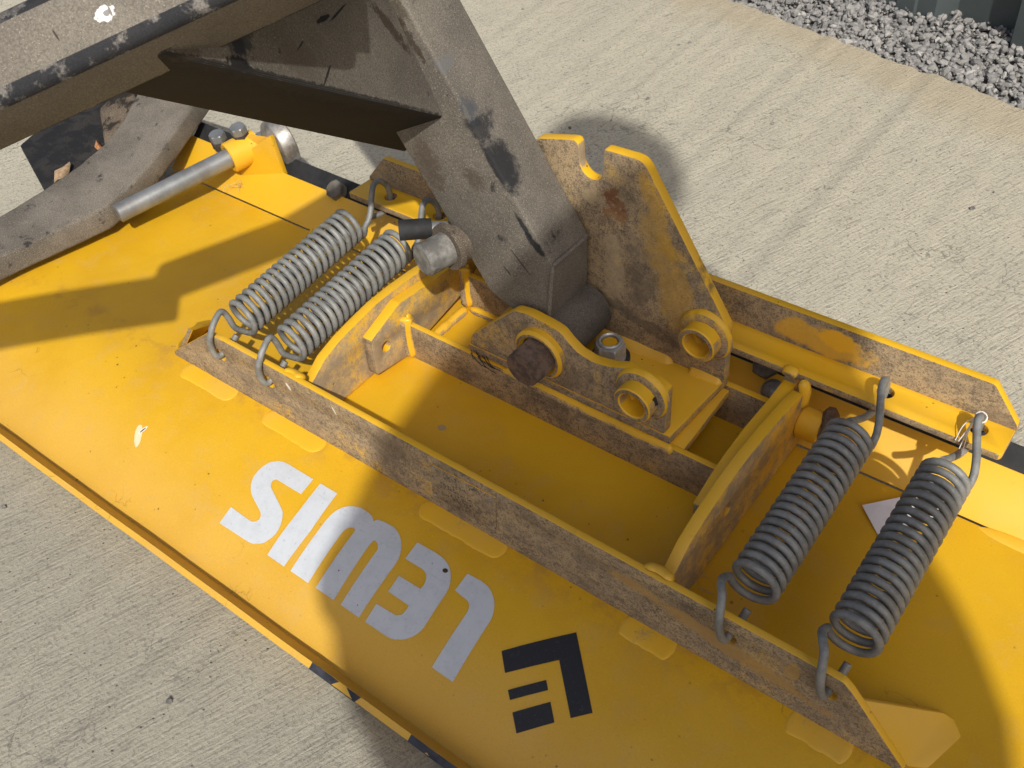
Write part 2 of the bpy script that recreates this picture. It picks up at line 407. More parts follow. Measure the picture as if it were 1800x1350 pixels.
me = bpy.data.meshes.new('m'); me.from_pydata([tuple(v) for v in V], [], F); me.update()
at_ = me.attributes.new('tone', 'FLOAT', 'FACE'); at_.data.foreach_set('value', T)
o = obj('gravel', me, m_stone()); o['kind'] = 'stuff'; tag(o, 'grey broken limestone gravel heaped between the concrete and the container', 'gravel')
V = []; F = []; NX, NY = 60, 24
for j in range(NY):
    for i in range(NX):
        x = -.9 + 2.1 * i / (NX - 1); y = ed(x) + .002 + .6 * j / (NY - 1); V.append((x, y, gravel_z(x, y) - .011))
for j in range(NY - 1):
    for i in range(NX - 1): a = j * NX + i; F.append((a, a + 1, a + 1 + NX, a + NX))
o = obj('gravel_bed', pyd(V, F), plain('stone_grit', (.12, .118, .112), .95, .4, 200)); o['kind'] = 'structure'
random.seed(21); V = []; F = []
for i in range(150):
    x = random.uniform(-1.3, .7); y = random.uniform(-1.0, 1.05)
    if -.30 < y < .27 and x > -.8: continue
    r_ = random.choice((.0012, .0018, .0026, .0035)) * random.uniform(.7, 1.2); k = len(V)
    q = Matrix.Rotation(random.uniform(0, 6.28), 3, 'Z') @ Matrix.Rotation(random.uniform(0, 6.28), 3, 'X')
    for v in icv: V.append(q @ (v * (1 + random.uniform(-.3, .2)) * r_) + Vector((x, y, GZ + r_ * .4)))
    for f in icf: F.append(tuple(k + a for a in f))
o = obj('loose_grit', pyd(V, F), plain('grit_dark', (.16, .155, .15), .9, .5, 60)); o['kind'] = 'stuff'; tag(o, 'loose bits of grit scattered over the brushed concrete', 'grit')
# container wall: trapezoid corrugations in painted steel
ct = thing('shipping_container', 'dark grey-green corrugated steel container wall standing behind the gravel', 'container')
mc = plain('container_paint', (.060, .075, .078), .5, .10, 8, 0)
CY0 = at(1750, 54, Z=GZ + .012).y + .018; prof = []; x = -1.35
while x < 1.9:
    prof += [(x, CY0), (x + .092, CY0), (x + .112, CY0 - .036), (x + .146, CY0 - .036), (x + .150, CY0 - .0395), (x + .186, CY0 - .0395), (x + .190, CY0 - .036), (x + .226, CY0 - .036), (x + .246, CY0)]; x += .262
V = [(p[0] + .038, p[1], GZ - .12) for p in prof] + [(p[0] + .038, p[1], 2.4) for p in prof]; n = len(prof)
obj('wall_panel', pyd(V, [(i, i + 1, n + i + 1, n + i) for i in range(n - 1)]), mc, ct)
pvt = at(1750, 54, Z=GZ + .012); ct.matrix_world = Matrix.Translation(pvt) @ Matrix.Rotation(R(-15.5), 4, 'Z') @ Matrix.Translation(-pvt)
obj('bottom_rail', box((-1.4, CY0 + .006, GZ - .12), (1.9, CY0 + .06, GZ + .005)), mc, ct)

# ------------------------------------------------------------------ the plough
plough = thing('snow_plough', 'yellow snow plough blade lying on its face with lettering, ribs and four springs', 'snow plough')
RUST = (.17, .062, .022); TAN = (.40, .285, .15)
S_ = lambda x, y: surf(x, y)
M_SHEET = yellow('yellow_sheet_paint', face=.6, base=.18, dark=.15, fade=.30, blots=[
    ((at(1460, 1010, Z=0), (1, 0, 0), .001, (0, 1, 0), .001), (.1, .05, .01))])
def m_sheet():
    # the sheet: clean glossy paint, a pale film of dust towards the lip and rust-brown staining by the front rib
    mt, nt, b = newmat('yellow_sheet'); s = NB(nt)
    big = s.noise(5.5, 4, .6); mid = s.noise(30, 5, .65); fine = s.noise(380, 3, .7)
    y_ = s.math('MULTIPLY', s.dot((0, 1, 0), s.pos), 1)
    col = s.mix(s.ramp(big, .40, .66), (.70, .405, .015), (.63, .350, .012))
    film = s.ramp(s.math('MULTIPLY_ADD', s.math('SUBTRACT', big, .5), .16, y_), -.150, -.250, 0, .50)
    film2 = s.ramp(s.math('ADD', mid, s.math('MULTIPLY', big, .6)), .80, 1.0, 0, .30)
    f = s.math('MULTIPLY', s.math('ADD', film, film2, clamp=True), s.ramp(fine, .30, .62, .7, 1))
    col = s.mix(f, col, (.60, .37, .100))
    st = s.math('MULTIPLY', s.ramp(y_, -.130, -.094), s.ramp(y_, -.080, -.093, 0, 1)); st = s.math('MULTIPLY', st, s.ramp(mid, .46, .62, 0, .40)); col = s.mix(st, col, (.42, .20, .03))
    sp = s.voro(70); spm = s.math('MULTIPLY', s.ramp(s.math('MULTIPLY_ADD', s.noise(260, 4, .7), .34, sp), .20, .27, 1, 0), s.ramp(s.noise(10, 4, .65), .50, .60)); col = s.mix(s.math('MULTIPLY', spm, .85), col, (.09, .055, .02))
    sp = s.voro(24); spm2 = s.math('MULTIPLY', s.ramp(s.math('MULTIPLY_ADD', s.noise(200, 3, .6), .08, sp), .075, .10, 1, 0), s.ramp(s.noise(6, 3, .6), .54, .60)); col = s.mix(s.math('MULTIPLY', spm2, .7), col, (.10, .06, .025))
    col = s.mix(s.ramp(s.noise(240, 5, .8), .61, .73, 0, .55), col, (.36, .19, .02))
    col = s.mix(s.ramp(s.noise(700, 4, .8), .52, .64, 0, .28), col, (.44, .235, .012)); col = s.mix(s.ramp(s.noise(330, 4, .8), .44, .34, 0, .22), col, (.86, .52, .06))
    cr = s.n.new('ShaderNodeTexVoronoi'); cr.feature = 'DISTANCE_TO_EDGE'; cr.inputs['Scale'].default_value = 9
    dv = s.n.new('ShaderNodeVectorMath'); dv.operation = 'MULTIPLY_ADD'; nz = s.n.new('ShaderNodeTexNoise'); nz.inputs['Scale'].default_value = 22; nz.inputs['Detail'].default_value = 6
    s.lk(s.pos, nz.inputs['Vector']); s.lk(nz.outputs['Color'], dv.inputs[0]); dv.inputs[1].default_value = (.10, .10, .10); s.lk(s.pos, dv.inputs[2]); s.lk(dv.outputs[0], cr.inputs['Vector'])
    cm = s.math('MULTIPLY', s.ramp(cr.outputs['Distance'], .002, .008, 1, 0), s.ramp(s.noise(8, 2, .5), .60, .66, 0, .45)); col = s.mix(cm, col, (.22, .11, .02))
    sc1 = s.noise(1.0, 3, .6, s.scaled(420, 9, 60, R(35))); sc2 = s.noise(1.0, 3, .6, s.scaled(520, 12, 60, R(-70))); scm = s.math('MULTIPLY', s.math('MAXIMUM', s.ramp(sc1, .70, .74), s.ramp(sc2, .71, .75)), s.ramp(s.noise(4.5, 3, .6), .48, .60, 0, .40)); col = s.mix(scm, col, (.50, .28, .02))
    # scratch down to primer left of the lettering
    c = S_(243, 765); col = s.mix(s.blot(c, (.75, .6, 0), .0045, (-.6, .75, 0), .013, .35, .2, 90), col, (.80, .66, .42))
    c = S_(251, 756); col = s.mix(s.blot(c, (.3, .9, 0), .0062, (.9, -.3, 0), .0020, .05, .2, 90), col, (.78, .76, .72))
    col = s.mix(s.blot(c, (.3, .9, 0), .0040, (.9, -.3, 0), .0009, .03, .2, 90), col, (.05, .04, .03))
    c = S_(777, 752); col = s.mix(s.math('MULTIPLY', s.blot(c, (1, 0, 0), .005, (0, 1, 0), .004, .3, .2, 120), .8), col, (.36, .29, .2))
    s.lk(col, b.inputs['Base Color'])
    s.lk(s.math('MULTIPLY_ADD', f, .35, s.math('MULTIPLY_ADD', mid, .16, .30)), b.inputs['Roughness'])
    n1 = s.bump(fine, .22, .0005); n2 = s.bump(s.noise(11, 2, .5), .22, .003, n1); s.lk(n2, b.inputs['Normal'])
    return mt
M_SHEET = m_sheet()
M_Y = yellow('yellow_dusty_paint', blots=[
    ((at(1240, 470, Y=.148), (.4, 0, -1), .030, (1, 0, .4), .008, 1.6, .6, 60), (.10, .08, .06), .7), ((at(1120, 560, Y=.148), (1, 0, -.3), .050, (0, 0, 1), .008, 1.8, .7, 60), (.10, .08, .06), .65), ((at(1130, 500, Y=.148), (1, 0, 0), .022, (0, 0, 1), .018, 2.0, .8, 60), (.13, .10, .07), .5),
    ((at(1080, 470, Y=.148), (0, 0, 1), .040, (1, 0, 0), .010, 1.2, .8, 40), (.46, .36, .22), .5),
    ((at(1082, 360, Y=.148), (1, 0, .1), .012, (0, 0, 1), .010, 1.7, .6, 130), RUST, .75),
    ((at(1076, 343, Y=.148), (1, 0, .1), .008, (0, 0, 1), .008, 1.7, .6, 130), RUST, .8),
    ((at(1078, 378, Y=.148), (1, 0, .1), .014, (0, 0, 1), .008, 1.8, .6, 130), (.24, .11, .04), .7),
    ((at(1042, 343, Y=.148), (1, 0, .1), .012, (0, 0, 1), .008, 1.3, .6, 90), (.42, .33, .19), .6),
    ((at(1160, 400, Y=.148), (.4, 0, -1), .05, (1, 0, .4), .008, 1.4, .7, 45), (.58, .33, .03), .5),
    ((at(1180, 500, Y=.148), (.4, 0, -1), .07, (1, 0, .4), .018, 1.4, .8, 30), (.50, .29, .04), .55),
    ((at(1448, 600, Y=.207), (1, 0, 0), .052, (0, 0, 1), .016, .7, .4, 60), (.74, .40, .015), .75),
    ((at(1475, 600, Y=.207), (1, 0, 0), .022, (0, 0, 1), .010, .7, .4, 60), (.82, .42, .01), .8),
    ((at(1250, 1120, Y=-.0935), (1, 0, -.15), .10, (0, 0, 1), .009, .9, .5, 40), (.42, .25, .07), .75),
    ((at(985, 905, Y=-.0935), (1, 0, -.2), .05, (0, 0, 1), .014, .9, .5, 45), (.46, .27, .06), .7),
    ((at(1392, 1180, Y=-.0935), (.2, 0, 1), .012, (1, 0, 0), .006, .7, .4, 60), (.45, .28, .08), .7),
    ((at(507, 680, Y=-.0935), (.5, 0, -1), .0050, (1, 0, .5), .0022, .25, .2, 150), (.80, .79, .74), .95),
    ((at(587, 722, Y=-.0935), (.4, 0, -1), .0055, (1, 0, .5), .0012, .3, .2, 150), (.80, .78, .70), .9),
])
M_YD = yellow('yellow_heavy_dust', face=.65, base=.26, dark=.5, fade=.45)
M_YC = yellow('yellow_strip_paint', face=.45, base=.12, dark=.1, fade=.6, rough=.5)
M_PAD = yellow('yellow_weld_dust', face=.3, base=.50, dark=.5, fade=.5, rough=.6)
M_BLK = plain('black_rubber', (.018, .019, .021), .75, .35, 60)
# mouldboard: one pressed sheet, flat in the middle, curved to the front, with a turned-up lip
XL, XR = -.755, .80
ys = [.1674, .1670] + [.1670 - (.1670 - Y0) * i / 10 for i in range(1, 11)] + [Y0 - (Y0 - YC) * i / 26 for i in range(1, 27)]
top = [(y, zs(y)) for y in ys]
zc = zs(YC)
top += [(YC - .0018, zc - .0002), (YC - .0036, zc + .0030), (YC - .0172, zc + .0270)]
lip_out = [(YC - .0225, zc + .0240), (YC - .0075, zc - .0045)]
bot = [(y - .0025 if y < Y0 else y, zs(y) - .005) for y in reversed(ys)]
sec = top + lip_out + bot
NX = 60
V = []; F = []; k = len(sec)
for i in range(NX + 1):
    x = XL + (XR - XL) * i / NX
    wv = .0007 * math.sin(x * 21) + .0005 * math.sin(x * 47 + 1)
    for (y, z) in sec:
        f_ = max(0, min(1, (Y0 - y) / .17)); V.append((x, y, z + wv * f_))
for i in range(NX):
    for j in range(k): F.append((i * k + j, i * k + (j + 1) % k, (i + 1) * k + (j + 1) % k, (i + 1) * k + j))
F += [tuple(range(k)), tuple(NX * k + j for j in range(k))]
board = obj('mouldboard', smooth(pyd(V, F), 28), M_SHEET, plough)
# hazard tape on the outer edge of the lip
pa = Vector((0, YC - .0174, zc + .0276)); pb = Vector((0, YC - .0232, zc + .0242)); pc = Vector((0, YC - .0086, zc - .0060)); pd = Vector((0, YC - .0060, zc - .0040))
def on_lip(x, y):
    r = ray(x, y); t = (zc + .0250 - CP.z) / r.z; return (CP + r * t).x
mt_bt = plain('black_tape', (.030, .032, .042), .55, .4, 90)
for (xa, xb) in ((on_lip(545, 1172), on_lip(618, 1222)), (on_lip(718, 1300), on_lip(800, 1360)), (on_lip(900, 1440), on_lip(990, 1500))):
    sa = [Vector((xa, p.y, p.z)) for p in (pa, pb, pc, pd)]; sb = [Vector((xb + .006, p.y, p.z)) for p in (pa, pb, pc, pd)]
    sb[0].x += .004
    obj('hazard_tape', prism(sa, sb), mt_bt, board)
# lettering, cut as film and laid over the curve of the sheet
def film(name, pix, mat, parent, lift=.0006, smoothn=0):
    P2 = [S_(*p) for p in pix]; P2 = [(q.x, q.y) for q in P2]
    cu = bpy.data.curves.new('c', 'CURVE'); cu.dimensions = '2D'; cu.fill_mode = 'BOTH'
    sp = cu.splines.new('POLY'); sp.points.add(len(P2) - 1); sp.use_cyclic_u = True
    for a, q in zip(sp.points, P2): a.co = (q[0], q[1], 0, 1)
    t = bpy.data.objects.new('t', cu); COL.objects.link(t); bpy.context.view_layer.update()
    me = bpy.data.meshes.new_from_object(t.evaluated_get(bpy.context.evaluated_depsgraph_get())); bpy.data.objects.remove(t)
    bm = bmesh.new(); bm.from_mesh(me)
    y = min(v.co.y for v in bm.verts); y1 = max(v.co.y for v in bm.verts)
    while y < y1:
        y += .004
        bmesh.ops.bisect_plane(bm, geom=list(bm.verts) + list(bm.edges) + list(bm.faces), plane_co=(0, y, 0), plane_no=(0, 1, 0))
    for v in bm.verts:
        wv = .0007 * math.sin(v.co.x * 21) + .0005 * math.sin(v.co.x * 47 + 1); f_ = max(0, min(1, (Y0 - v.co.y) / .17))
        v.co.z = zs(v.co.y) + lift + wv * f_
    bmesh.ops.recalc_face_normals(bm, faces=bm.faces)
    if sum(f.normal.z for f in bm.faces) < 0: bmesh.ops.reverse_faces(bm, faces=bm.faces)
    bm.to_mesh(me); bm.free()
    return obj(name, smooth(me, 60), mat, parent)
def m_film(name, c, sp, rough):
    mt, nt, b = newmat(name); s = NB(nt); a = s.noise(70, 4, .65); f = s.noise(300, 4, .7)
    col = s.mix(s.ramp(a, .42, .66, 0, .35), c, [x * .80 for x in c]); col = s.mix(s.ramp(f, .58, .68, 0, .55), col, sp)
    v = s.voro(60); col = s.mix(s.math('MULTIPLY', s.ramp(v, .035, .07, 1, 0), s.ramp(s.noise(15, 2, .5), .50, .58)), col, (.12, .12, .13))
    v = s.voro(26); col = s.mix(s.math('MULTIPLY', s.ramp(v, .03, .06, 1, 0), s.ramp(s.noise(9, 2, .5), .56, .62)), col, (.03, .03, .03))
    # a chip at the corner of the E
    s_c = surf(783, 1004); col = s.mix(s.blot(s_c, (1, .2, 0), .0028, (0, 1, 0), .0022, .3, .2, 200), col, (.06, .035, .02))
    s.lk(col, b.inputs['Base Color']); b.inputs['Roughness'].default_value = rough; s.lk(s.bump(f, .3, .0003), b.inputs['Normal']); return mt
MW = m_film('white_film', (.55, .585, .63), (.36, .39, .43), .45); MK = m_film('black_film', (.016, .017, .021), (.055, .058, .065), .6)
za = lambda L: [(380 + x * .144444, 790 + y * .144444) for x, y in L]
zb = lambda L: [(460 + x / 6, 840 + y / 6) for x, y in L]
zc_ = lambda L: [(620 + x / 5, 940 + y / 5) for x, y in L]
zd = lambda L: [(860 + x / 6.43, 1090 + y / 6.43) for x, y in L]
def sm(L, corners):
    """spline through a traced outline, keeping the listed points as hard corners"""
    N = len(L); out = []
    start = sorted(corners)
    for ci in range(len(start)):
        a = start[ci]; b_ = start[(ci + 1) % len(start)]
        idx = [a]; i = a
        while i != b_:
            i = (i + 1) % N; idx.append(i)
        seg = [Vector((L[i][0], L[i][1], 0)) for i in idx]
        sp = spline(seg, 4) if len(seg) > 2 else seg
        out += [(p.x, p.y) for p in sp[:-1]]
    return out
S_p = za([(1185, 370), (870, 180), (820, 160), (760, 150), (660, 165), (560, 225), (480, 310), (435, 400), (425, 490), (445, 580), (530, 745), (545, 805), (530, 850), (490, 880), (440, 882), (400, 862), (185, 710), (45, 905), (370, 1115), (420, 1142), (480, 1155), (570, 1145), (650, 1100), (720, 1040), (770, 960), (800, 880), (810, 800), (798, 730), (680, 490), (668, 445), (675, 410), (700, 385), (735, 375), (770, 390), (1035, 550)])
I_p = zb([(622, 65), (800, 170), (520, 560), (390, 730), (237, 940), (62, 820), (190, 625), (400, 350)])
W_p = zb([(305, 985), (690, 440), (760, 370), (850, 320), (940, 303), (1040, 318), (1110, 360), (1165, 405), (1185, 462), (1215, 447), (1270, 458), (1380, 515), (1430, 565), (1465, 640), (1475, 720), (1462, 810), (1420, 900), (1240, 1155), (1026, 1478), (833, 1340), (1120, 900), (1215, 770), (1224, 735), (1222, 700), (1205, 672), (1185, 665), (1165, 680), (1100, 760), (990, 920), (760, 1290), (570, 1160), (985, 560), (983, 540), (960, 530), (920, 530), (880, 550), (830, 605), (490, 1110)])
E_p = zc_([(570, 72), (740, 170), (800, 215), (840, 270), (860, 330), (862, 400), (850, 460), (825, 515), (660, 770), (610, 840), (550, 890), (480, 920), (410, 930), (340, 920), (290, 895), (110, 770), (210, 612), (340, 690), (380, 712), (430, 708), (470, 670), (495, 630), (313, 505), (408, 367), (598, 482), (635, 430), (648, 380), (640, 340), (610, 305), (462, 215)])
L_p = zc_([(1010, 345), (1130, 410), (1190, 460), (1225, 520), (1245, 590), (1243, 660), (1225, 730), (1190, 795), (880, 1300), (697, 1170), (1005, 690), (1022, 650), (1022, 610), (1000, 575), (960, 545), (900, 495)])
film('letter', sm(S_p, [0, 1, 16, 17, 18, 34]), MW, board)['label'] = 'white letter S'
film('letter', I_p, MW, board)['label'] = 'white letter I'
film('letter', sm(W_p, [0, 1, 7, 8, 17, 18, 19, 20, 28, 29, 30, 31, 36, 37]), MW, board)['label'] = 'white letter W'
film('letter', sm(E_p, [0, 1, 7, 8, 14, 15, 16, 17, 21, 22, 23, 24, 28, 29]), MW, board)['label'] = 'white letter E'
film('letter', sm(L_p, [0, 1, 7, 8, 9, 10, 14, 15]), MW, board)['label'] = 'white letter L'
film('emblem', zd([(140, 358), (985, 145), (1168, 1050), (920, 1110), (790, 455), (180, 605)]), MK, board)['label'] = 'black angle of the emblem'
film('emblem', zd([(212, 800), (645, 682), (665, 795), (235, 912)]), MK, board)['label'] = 'narrow black bar of the emblem'
film('emblem', zd([(262, 1050), (692, 925), (738, 1158), (308, 1285)]), MK, board)['label'] = 'broad black bar of the emblem'
# edge strip: rises behind the step, a rubber blade clamped under it
YS, YE, ZE = .1690, .214, .0350
sl_ = Vector((0, YE - YS, ZE)).normalized(); nn_ = Vector((0, -sl_.z, sl_.y))
p0 = Vector((0, YS, .0010)); p1 = p0 + sl_ * .0575
def slab_x(xa, xb, a, b_, th, n=nn_):
    return prism([Vector((xa, 0, 0)) + q for q in (a, b_, b_ - n * th, a - n * th)], [Vector((xb, 0, 0)) + q for q in (a, b_, b_ - n * th, a - n * th)])
strip = obj('edge_strip', bevelled(slab_x(XL - .01, XR, p0, p1, .006), .001), M_YC, plough)
rub = obj('rubber_blade', bevelled(slab_x(XL - .004, XR - .006, p0 + sl_ * .012 - nn_ * .0065, p0 + sl_ * .082 - nn_ * .0065, .012), .0015), M_BLK, plough)
for k, (a, b_) in enumerate([((-.470, .167, .0), (-.456, .167, .0)), ((.412, .165, .0), (.60, .163, .0))]):
    obj('weld_bead', bead([a, ((a[0] + b_[0]) / 2, a[1], 0), b_], .008, .003, (0, -.2, 1), k), M_YC, strip)
G_ST = steel('galvanised_steel'); 
def hexnut(org, axis, af, h, bore=0, ref=None, name='nut', mat=None, parent=None, thread=None, ch=.12):
    axis = Vector(axis).normalized(); a = (Vector(ref) if ref else axis.orthogonal()); a = (a - axis * a.dot(axis)).normalized(); b = axis.cross(a)
    ro = af / math.sqrt(3); org = Vector(org)
    rings = []; V = []; F = []
    S = 48
    def hexr(g): 
        g = (g % (math.pi / 3)) - math.pi / 6; return (af / 2) / math.cos(g)
    prof = [(0, 0), (h * .86, 0), (h, 1)]
    for (hh, c) in [(0, .4), (h * .07, 0), (h * .88, 0), (h, 1)]:
        for k in range(S):
            g = 2 * math.pi * k / S; r = hexr(g)
            if c: r = min(r, af / 2 * (1.0 if c == 1 else 1.06))
            V.append(org + axis * hh + (a * math.cos(g) + b * math.sin(g)) * r)
    for i in range(3):
        for k in range(S): F.append((i * S + k, i * S + (k + 1) % S, (i + 1) * S + (k + 1) % S, (i + 1) * S + k))
    if bore:
        for hh in (h, h * .9, 0):
            for k in range(S):
                g = 2 * math.pi * k / S; V.append(org + axis * (hh - (0.0 if hh != h else .0)) + (a * math.cos(g) + b * math.sin(g)) * bore * (1.12 if hh == h else 1))
        for i in (3, 4, 5):
            for k in range(S): F.append((i * S + k, i * S + (k + 1) % S, (i + 1) * S + (k + 1) % S, (i + 1) * S + k))
    else: F.append(tuple(3 * S + k for k in range(S)))
    F.append(tuple(range(S))[::-1])
    return obj(name, smooth(pyd(V, F), 25), mat or G_ST, parent)
rust_b = steel('rusty_bolt', (.17, .115, .085), (.085, .060, .048), .1, .85, .6, (.20, .10, .05), 1.6)
for (x, y, z) in ((-.4558, .2166, .0352), (.170, .2144, .0352), (.60, .2144, .0352), (-.16, .2144, .0352)):
    hexnut((x, y + .004, z + .000), nn_, .024, .013, name='blade_bolt', mat=steel('weathered_bolt', (.20, .19, .16), (.10, .095, .085), .2, .8, .6) if x < -.4 else bpy.data.materials['weathered_bolt'], parent=plough)
for (x, y) in ((.1872, .2045), (.455, .2045)):
    q = p0 + sl_ * (y - YS) / sl_.y * 1.0
    obj('round_bolt', lathe([(0, .0125), (.003, .0125), (.0035, .011), (.0075, .0085), (.0095, .004), (.010, 0)], (x, q.y - .004, q.z - .004), nn_), G_ST, plough)

# ribs
TH = .007
def poly_rib(name, pts2, holes, y, th=TH, mat=M_Y, parent=plough, bev=.0012):
    # face towards -Y at y
    return obj(name, plate(pts2, holes, (0, y, 0), (1, 0, 0), (0, 0, 1), th, bev, side=-1), mat, parent)
hx = [-.3275, -.2493, .2949, .3801]
HZ = .0515
o_r = rounded([(-.4307, -.0005), (.4500, -.0005), (.4500, .0045), (.3975, .0700), (.3900, .0765), (-.318, .0795), (-.340, .0760), (-.4307, .0050)], .003)
front_rib = poly_rib('front_rib', o_r, [circ(x + .001, HZ, .0078) for x in hx], -.0935)
rib1 = poly_rib('inner_rib', [(-.189, -.0005), (.206, -.0005), (.206, .0500), (-.189, .0500)], [], .0565, mat=M_Y)
rib2 = poly_rib('inner_rib', [(-.189, -.0005), (.206, -.0005), (.206, .0500), (-.189, .0500)], [], .1590, th=.0075)
# end braces of the front rib
zt = .0003
def brace(sgn):
    mx = (lambda x: x) if sgn > 0 else (lambda x: .028 - x - .008)
    a = Vector((mx(.4045), -.0885, .0600)); b_ = Vector((mx(.4495), -.0885, .0025)); c = Vector((mx(.4640), -.0790, zt)); d_ = Vector((mx(.4750), -.0390, zt)); e = Vector((mx(.4650), -.0285, zt)); f_ = Vector((mx(.4560), -.0300, .0035))
    n = (b_ - a).cross(d_ - a).normalized()
    if n.z < 0: n = -n
    top_ = [a, b_, c, d_, e, f_]
    return obj('corner_brace', bevelled(prism([p + n * .0 for p in top_], [p - n * .006 for p in top_]), .0012), M_YC if sgn > 0 else M_Y, plough)
brace(1); brace(-1)
# front rib weld pads and rear seam
for k, (ax, ay, bx_, by_) in enumerate([(330, 640, 425, 688), (472, 722, 580, 778), (748, 880, 898, 962), (1095, 1090, 1190, 1140), (1385, 1258, 1500, 1322)]):
    A_ = surf(ax, ay); B_ = surf(bx_, by_)
    pts_ = [Vector((A_.x + (B_.x - A_.x) * t, -.1015, zs(-.1015) + .0003)) for t in (0, .25, .5, .75, 1)]
    obj('weld_bead', bead(pts_, .0120, .0012, (0, -.05, 1), k * 3), M_PAD, front_rib)
# dusty data plate riveted to the front rib
sp4 = [at(757, 814, Y=-.0936), at(872, 874, Y=-.0936), at(873, 930, Y=-.0936), at(762, 869, Y=-.0936)]
M_DP = yellow('plate_dust', face=1.2, base=.5, dark=.6)
dpl = obj('data_plate', bevelled(prism(sp4, [p - Vector((0, .0012, 0)) for p in sp4]), .0003), M_DP, front_rib)
M_RV = plain('rivet_grey', (.34, .30, .25), .6, .3, 300, .3)
cc4 = sum(sp4, Vector()) / 4
for p in sp4: obj('rivet', lathe([(0, .0026), (.0008, .0024), (.0014, .0012), (.0015, 0)], p.lerp(cc4, .09) - Vector((0, .0012, 0)), (0, -1, 0), 16), M_RV, dpl)
obj('plate_edge_scratch', tube([sp4[0].lerp(cc4, .07) - Vector((0, .0013, 0)), sp4[1].lerp(cc4, .07) - Vector((0, .0013, 0))], .00028, 5), M_RV, dpl)
# gussets: a fixed outer plate and a swinging inner arm at each side
def gusset(name, x, pts2, holes, th, side, mat=M_Y, parent=plough):
    return obj(name, plate(rounded(pts2, .002, 2), holes, (x, 0, 0), (0, 1, 0), (0, 0, 1), th, .0012, side=side), mat, parent)
outer = [(-.0868, .0015), (-.0868, .046), (-.0800, .0530), (-.0660, .0610), (-.0480, .0735), (-.0220, .0815), (.0060, .0860), (.0350, .0895), (.0660, .0895), (.1000, .0870), (.1400, .0815), (.1640, .0765), (.1690, .0690), (.1700, .0015)]
fo = gusset('outer_gusset', .2325, outer, [circ(.0212, .0505, .0072)], .0115, -1)
outl = [(y, z * .955 if z > .03 else z) for y, z in outer]
fl = gusset('outer_gusset', -.204, outl, [circ(.0212, .0455, .0072)], .0120, -1)
armp = [(.0035, .036), (.0035, .0610), (.0300, .0700), (.0560, .0750), (.0960, .0775), (.1420, .0740), (.1740, .0740), (.1740, .0860), (.1990, .0860), (.1990, .0500), (.1600, .0240), (.0500, .0040), (.0150, .0080)]
ar = gusset('swing_arm', .2205, armp, [circ(.0212, .0505, .0072)], .0135, -1)
arml = [(.0060, .0610), (.0560, .0785), (.1140, .0715), (.1740, .0700), (.1740, .0860), (.1990, .0860), (.1990, .0500), (.1600, .0240), (.0500, .0030), (.0035, .0120)]
al = gusset('swing_arm', -.190, arml, [circ(.0255, .0385, .0066)], .0135, -1)
for k, (q, pr) in enumerate([(( .2265, -.087, .056), fo), ((-.2100, -.087, .056), fl)]):
    V0 = Vector(q)
    for sx in (-1, 1):
        obj('weld_bead', bead([V0 + Vector((sx * .006, 0, -.050)), V0 + Vector((sx * .0065, .0, -.02)), V0 + Vector((sx * .006, -.002, .006)), V0 + Vector((sx * .004, -.004, .014))], .0042, .0040, (sx, .9, 0), k * 9 + sx), M_Y, pr)
    obj('weld_bead', bead([V0 + Vector((-.014, .0010, .0200)), V0 + Vector((0, .0040, .0190)), V0 + Vector((.014, .0010, .0200))], .0062, .0045, (0, .8, 1), k * 5), M_YC, pr)
for k, (x, y, z, pr) in enumerate([(-.186, .0600, .047, al), (-.186, .1630, .047, al), (.207, .1630, .047, ar)]):
    sg = 1 if x < 0 else -1
    obj('weld_bead', bead([(x, y - .006, z - .046), (x - .001 * sg, y - .006, z - .02), (x, y - .005, z + .002), (x - .001 * sg, y - .003, z + .012)], .0075, .0034, (sg * .6, -1, .1), 40 + k), M_Y, pr)
    obj('weld_bead', bead([(x, y + .008, z - .010), (x - .001 * sg, y + .005, z + .002), (x - .002 * sg, y + .002, z + .012)], .0046, .0030, (sg, .2, .6), 60 + k), M_Y, pr)
obj('weld_bead', bead([(-.187, .065, .001), (-.187, .11, .002), (-.187, .155, .001)], .006, .007, (.8, 0, .6), 3, 18), M_Y, al)
obj('weld_bead', bead([(-.185, .156, .002), (-.10, .157, .002), (.0, .157, .001)], .005, .006, (0, -.8, .6), 5, 18), M_Y, rib2)
# pivot stub on the outside of the right gusset
pv = obj('pivot_tube', ring((.2325, .168, .036), (1, 0, 0), .0165, .0105, .022), M_YC, plough)
obj('pivot_pin', lathe([(0, .0100), (.024, .0100), (.026, .009)], (.2330, .168, .036), (1, 0, 0)), rust_b, pv)
obj('pivot_collar', lathe([(0, .013), (.004, .0160), (.010, .0150), (.012, .011)], (.2550, .172, .042), (1, .25, .3), 9), rust_b, pv)
# rear angle with the spring eyes
ang_o = rounded([(-.377, .1715, .004), (.4105, .1715, .006), (.4105, .2085, .001), (-.3735, .2085, .001)], .003)
h_y = .1915
rear = obj('rear_angle', plate(ang_o, [circ(x + .0035, h_y + .0005, .0078) for x in hx], (0, 0, .091), (1, 0, 0), (0, 1, 0), .008, .0012, side=-1), M_Y, plough)
up = rounded([(-.3735, .0835), (-.3735, .0945), (-.3410, .1310), (.3830, .1330), (.4110, .0960), (.4110, .0835)], .003)
obj('upright_flange', plate(up, [], (0, .2065, 0), (1, 0, 0), (0, 0, 1), .0085, .0012, side=-1), M_Y, rear)
obj('weld_bead', bead([(.222, .172, .0895), (.214, .171, .0915), (.206, .172, .0895)], .006, .004, (0, -.4, 1), 8), M_Y, rear)
obj('weld_bead', bead([(.2315, .166, .055), (.2325, .1675, .075), (.228, .169, .0885)], .006, .005, (1, -.6, .2), 18), M_YC, rear)
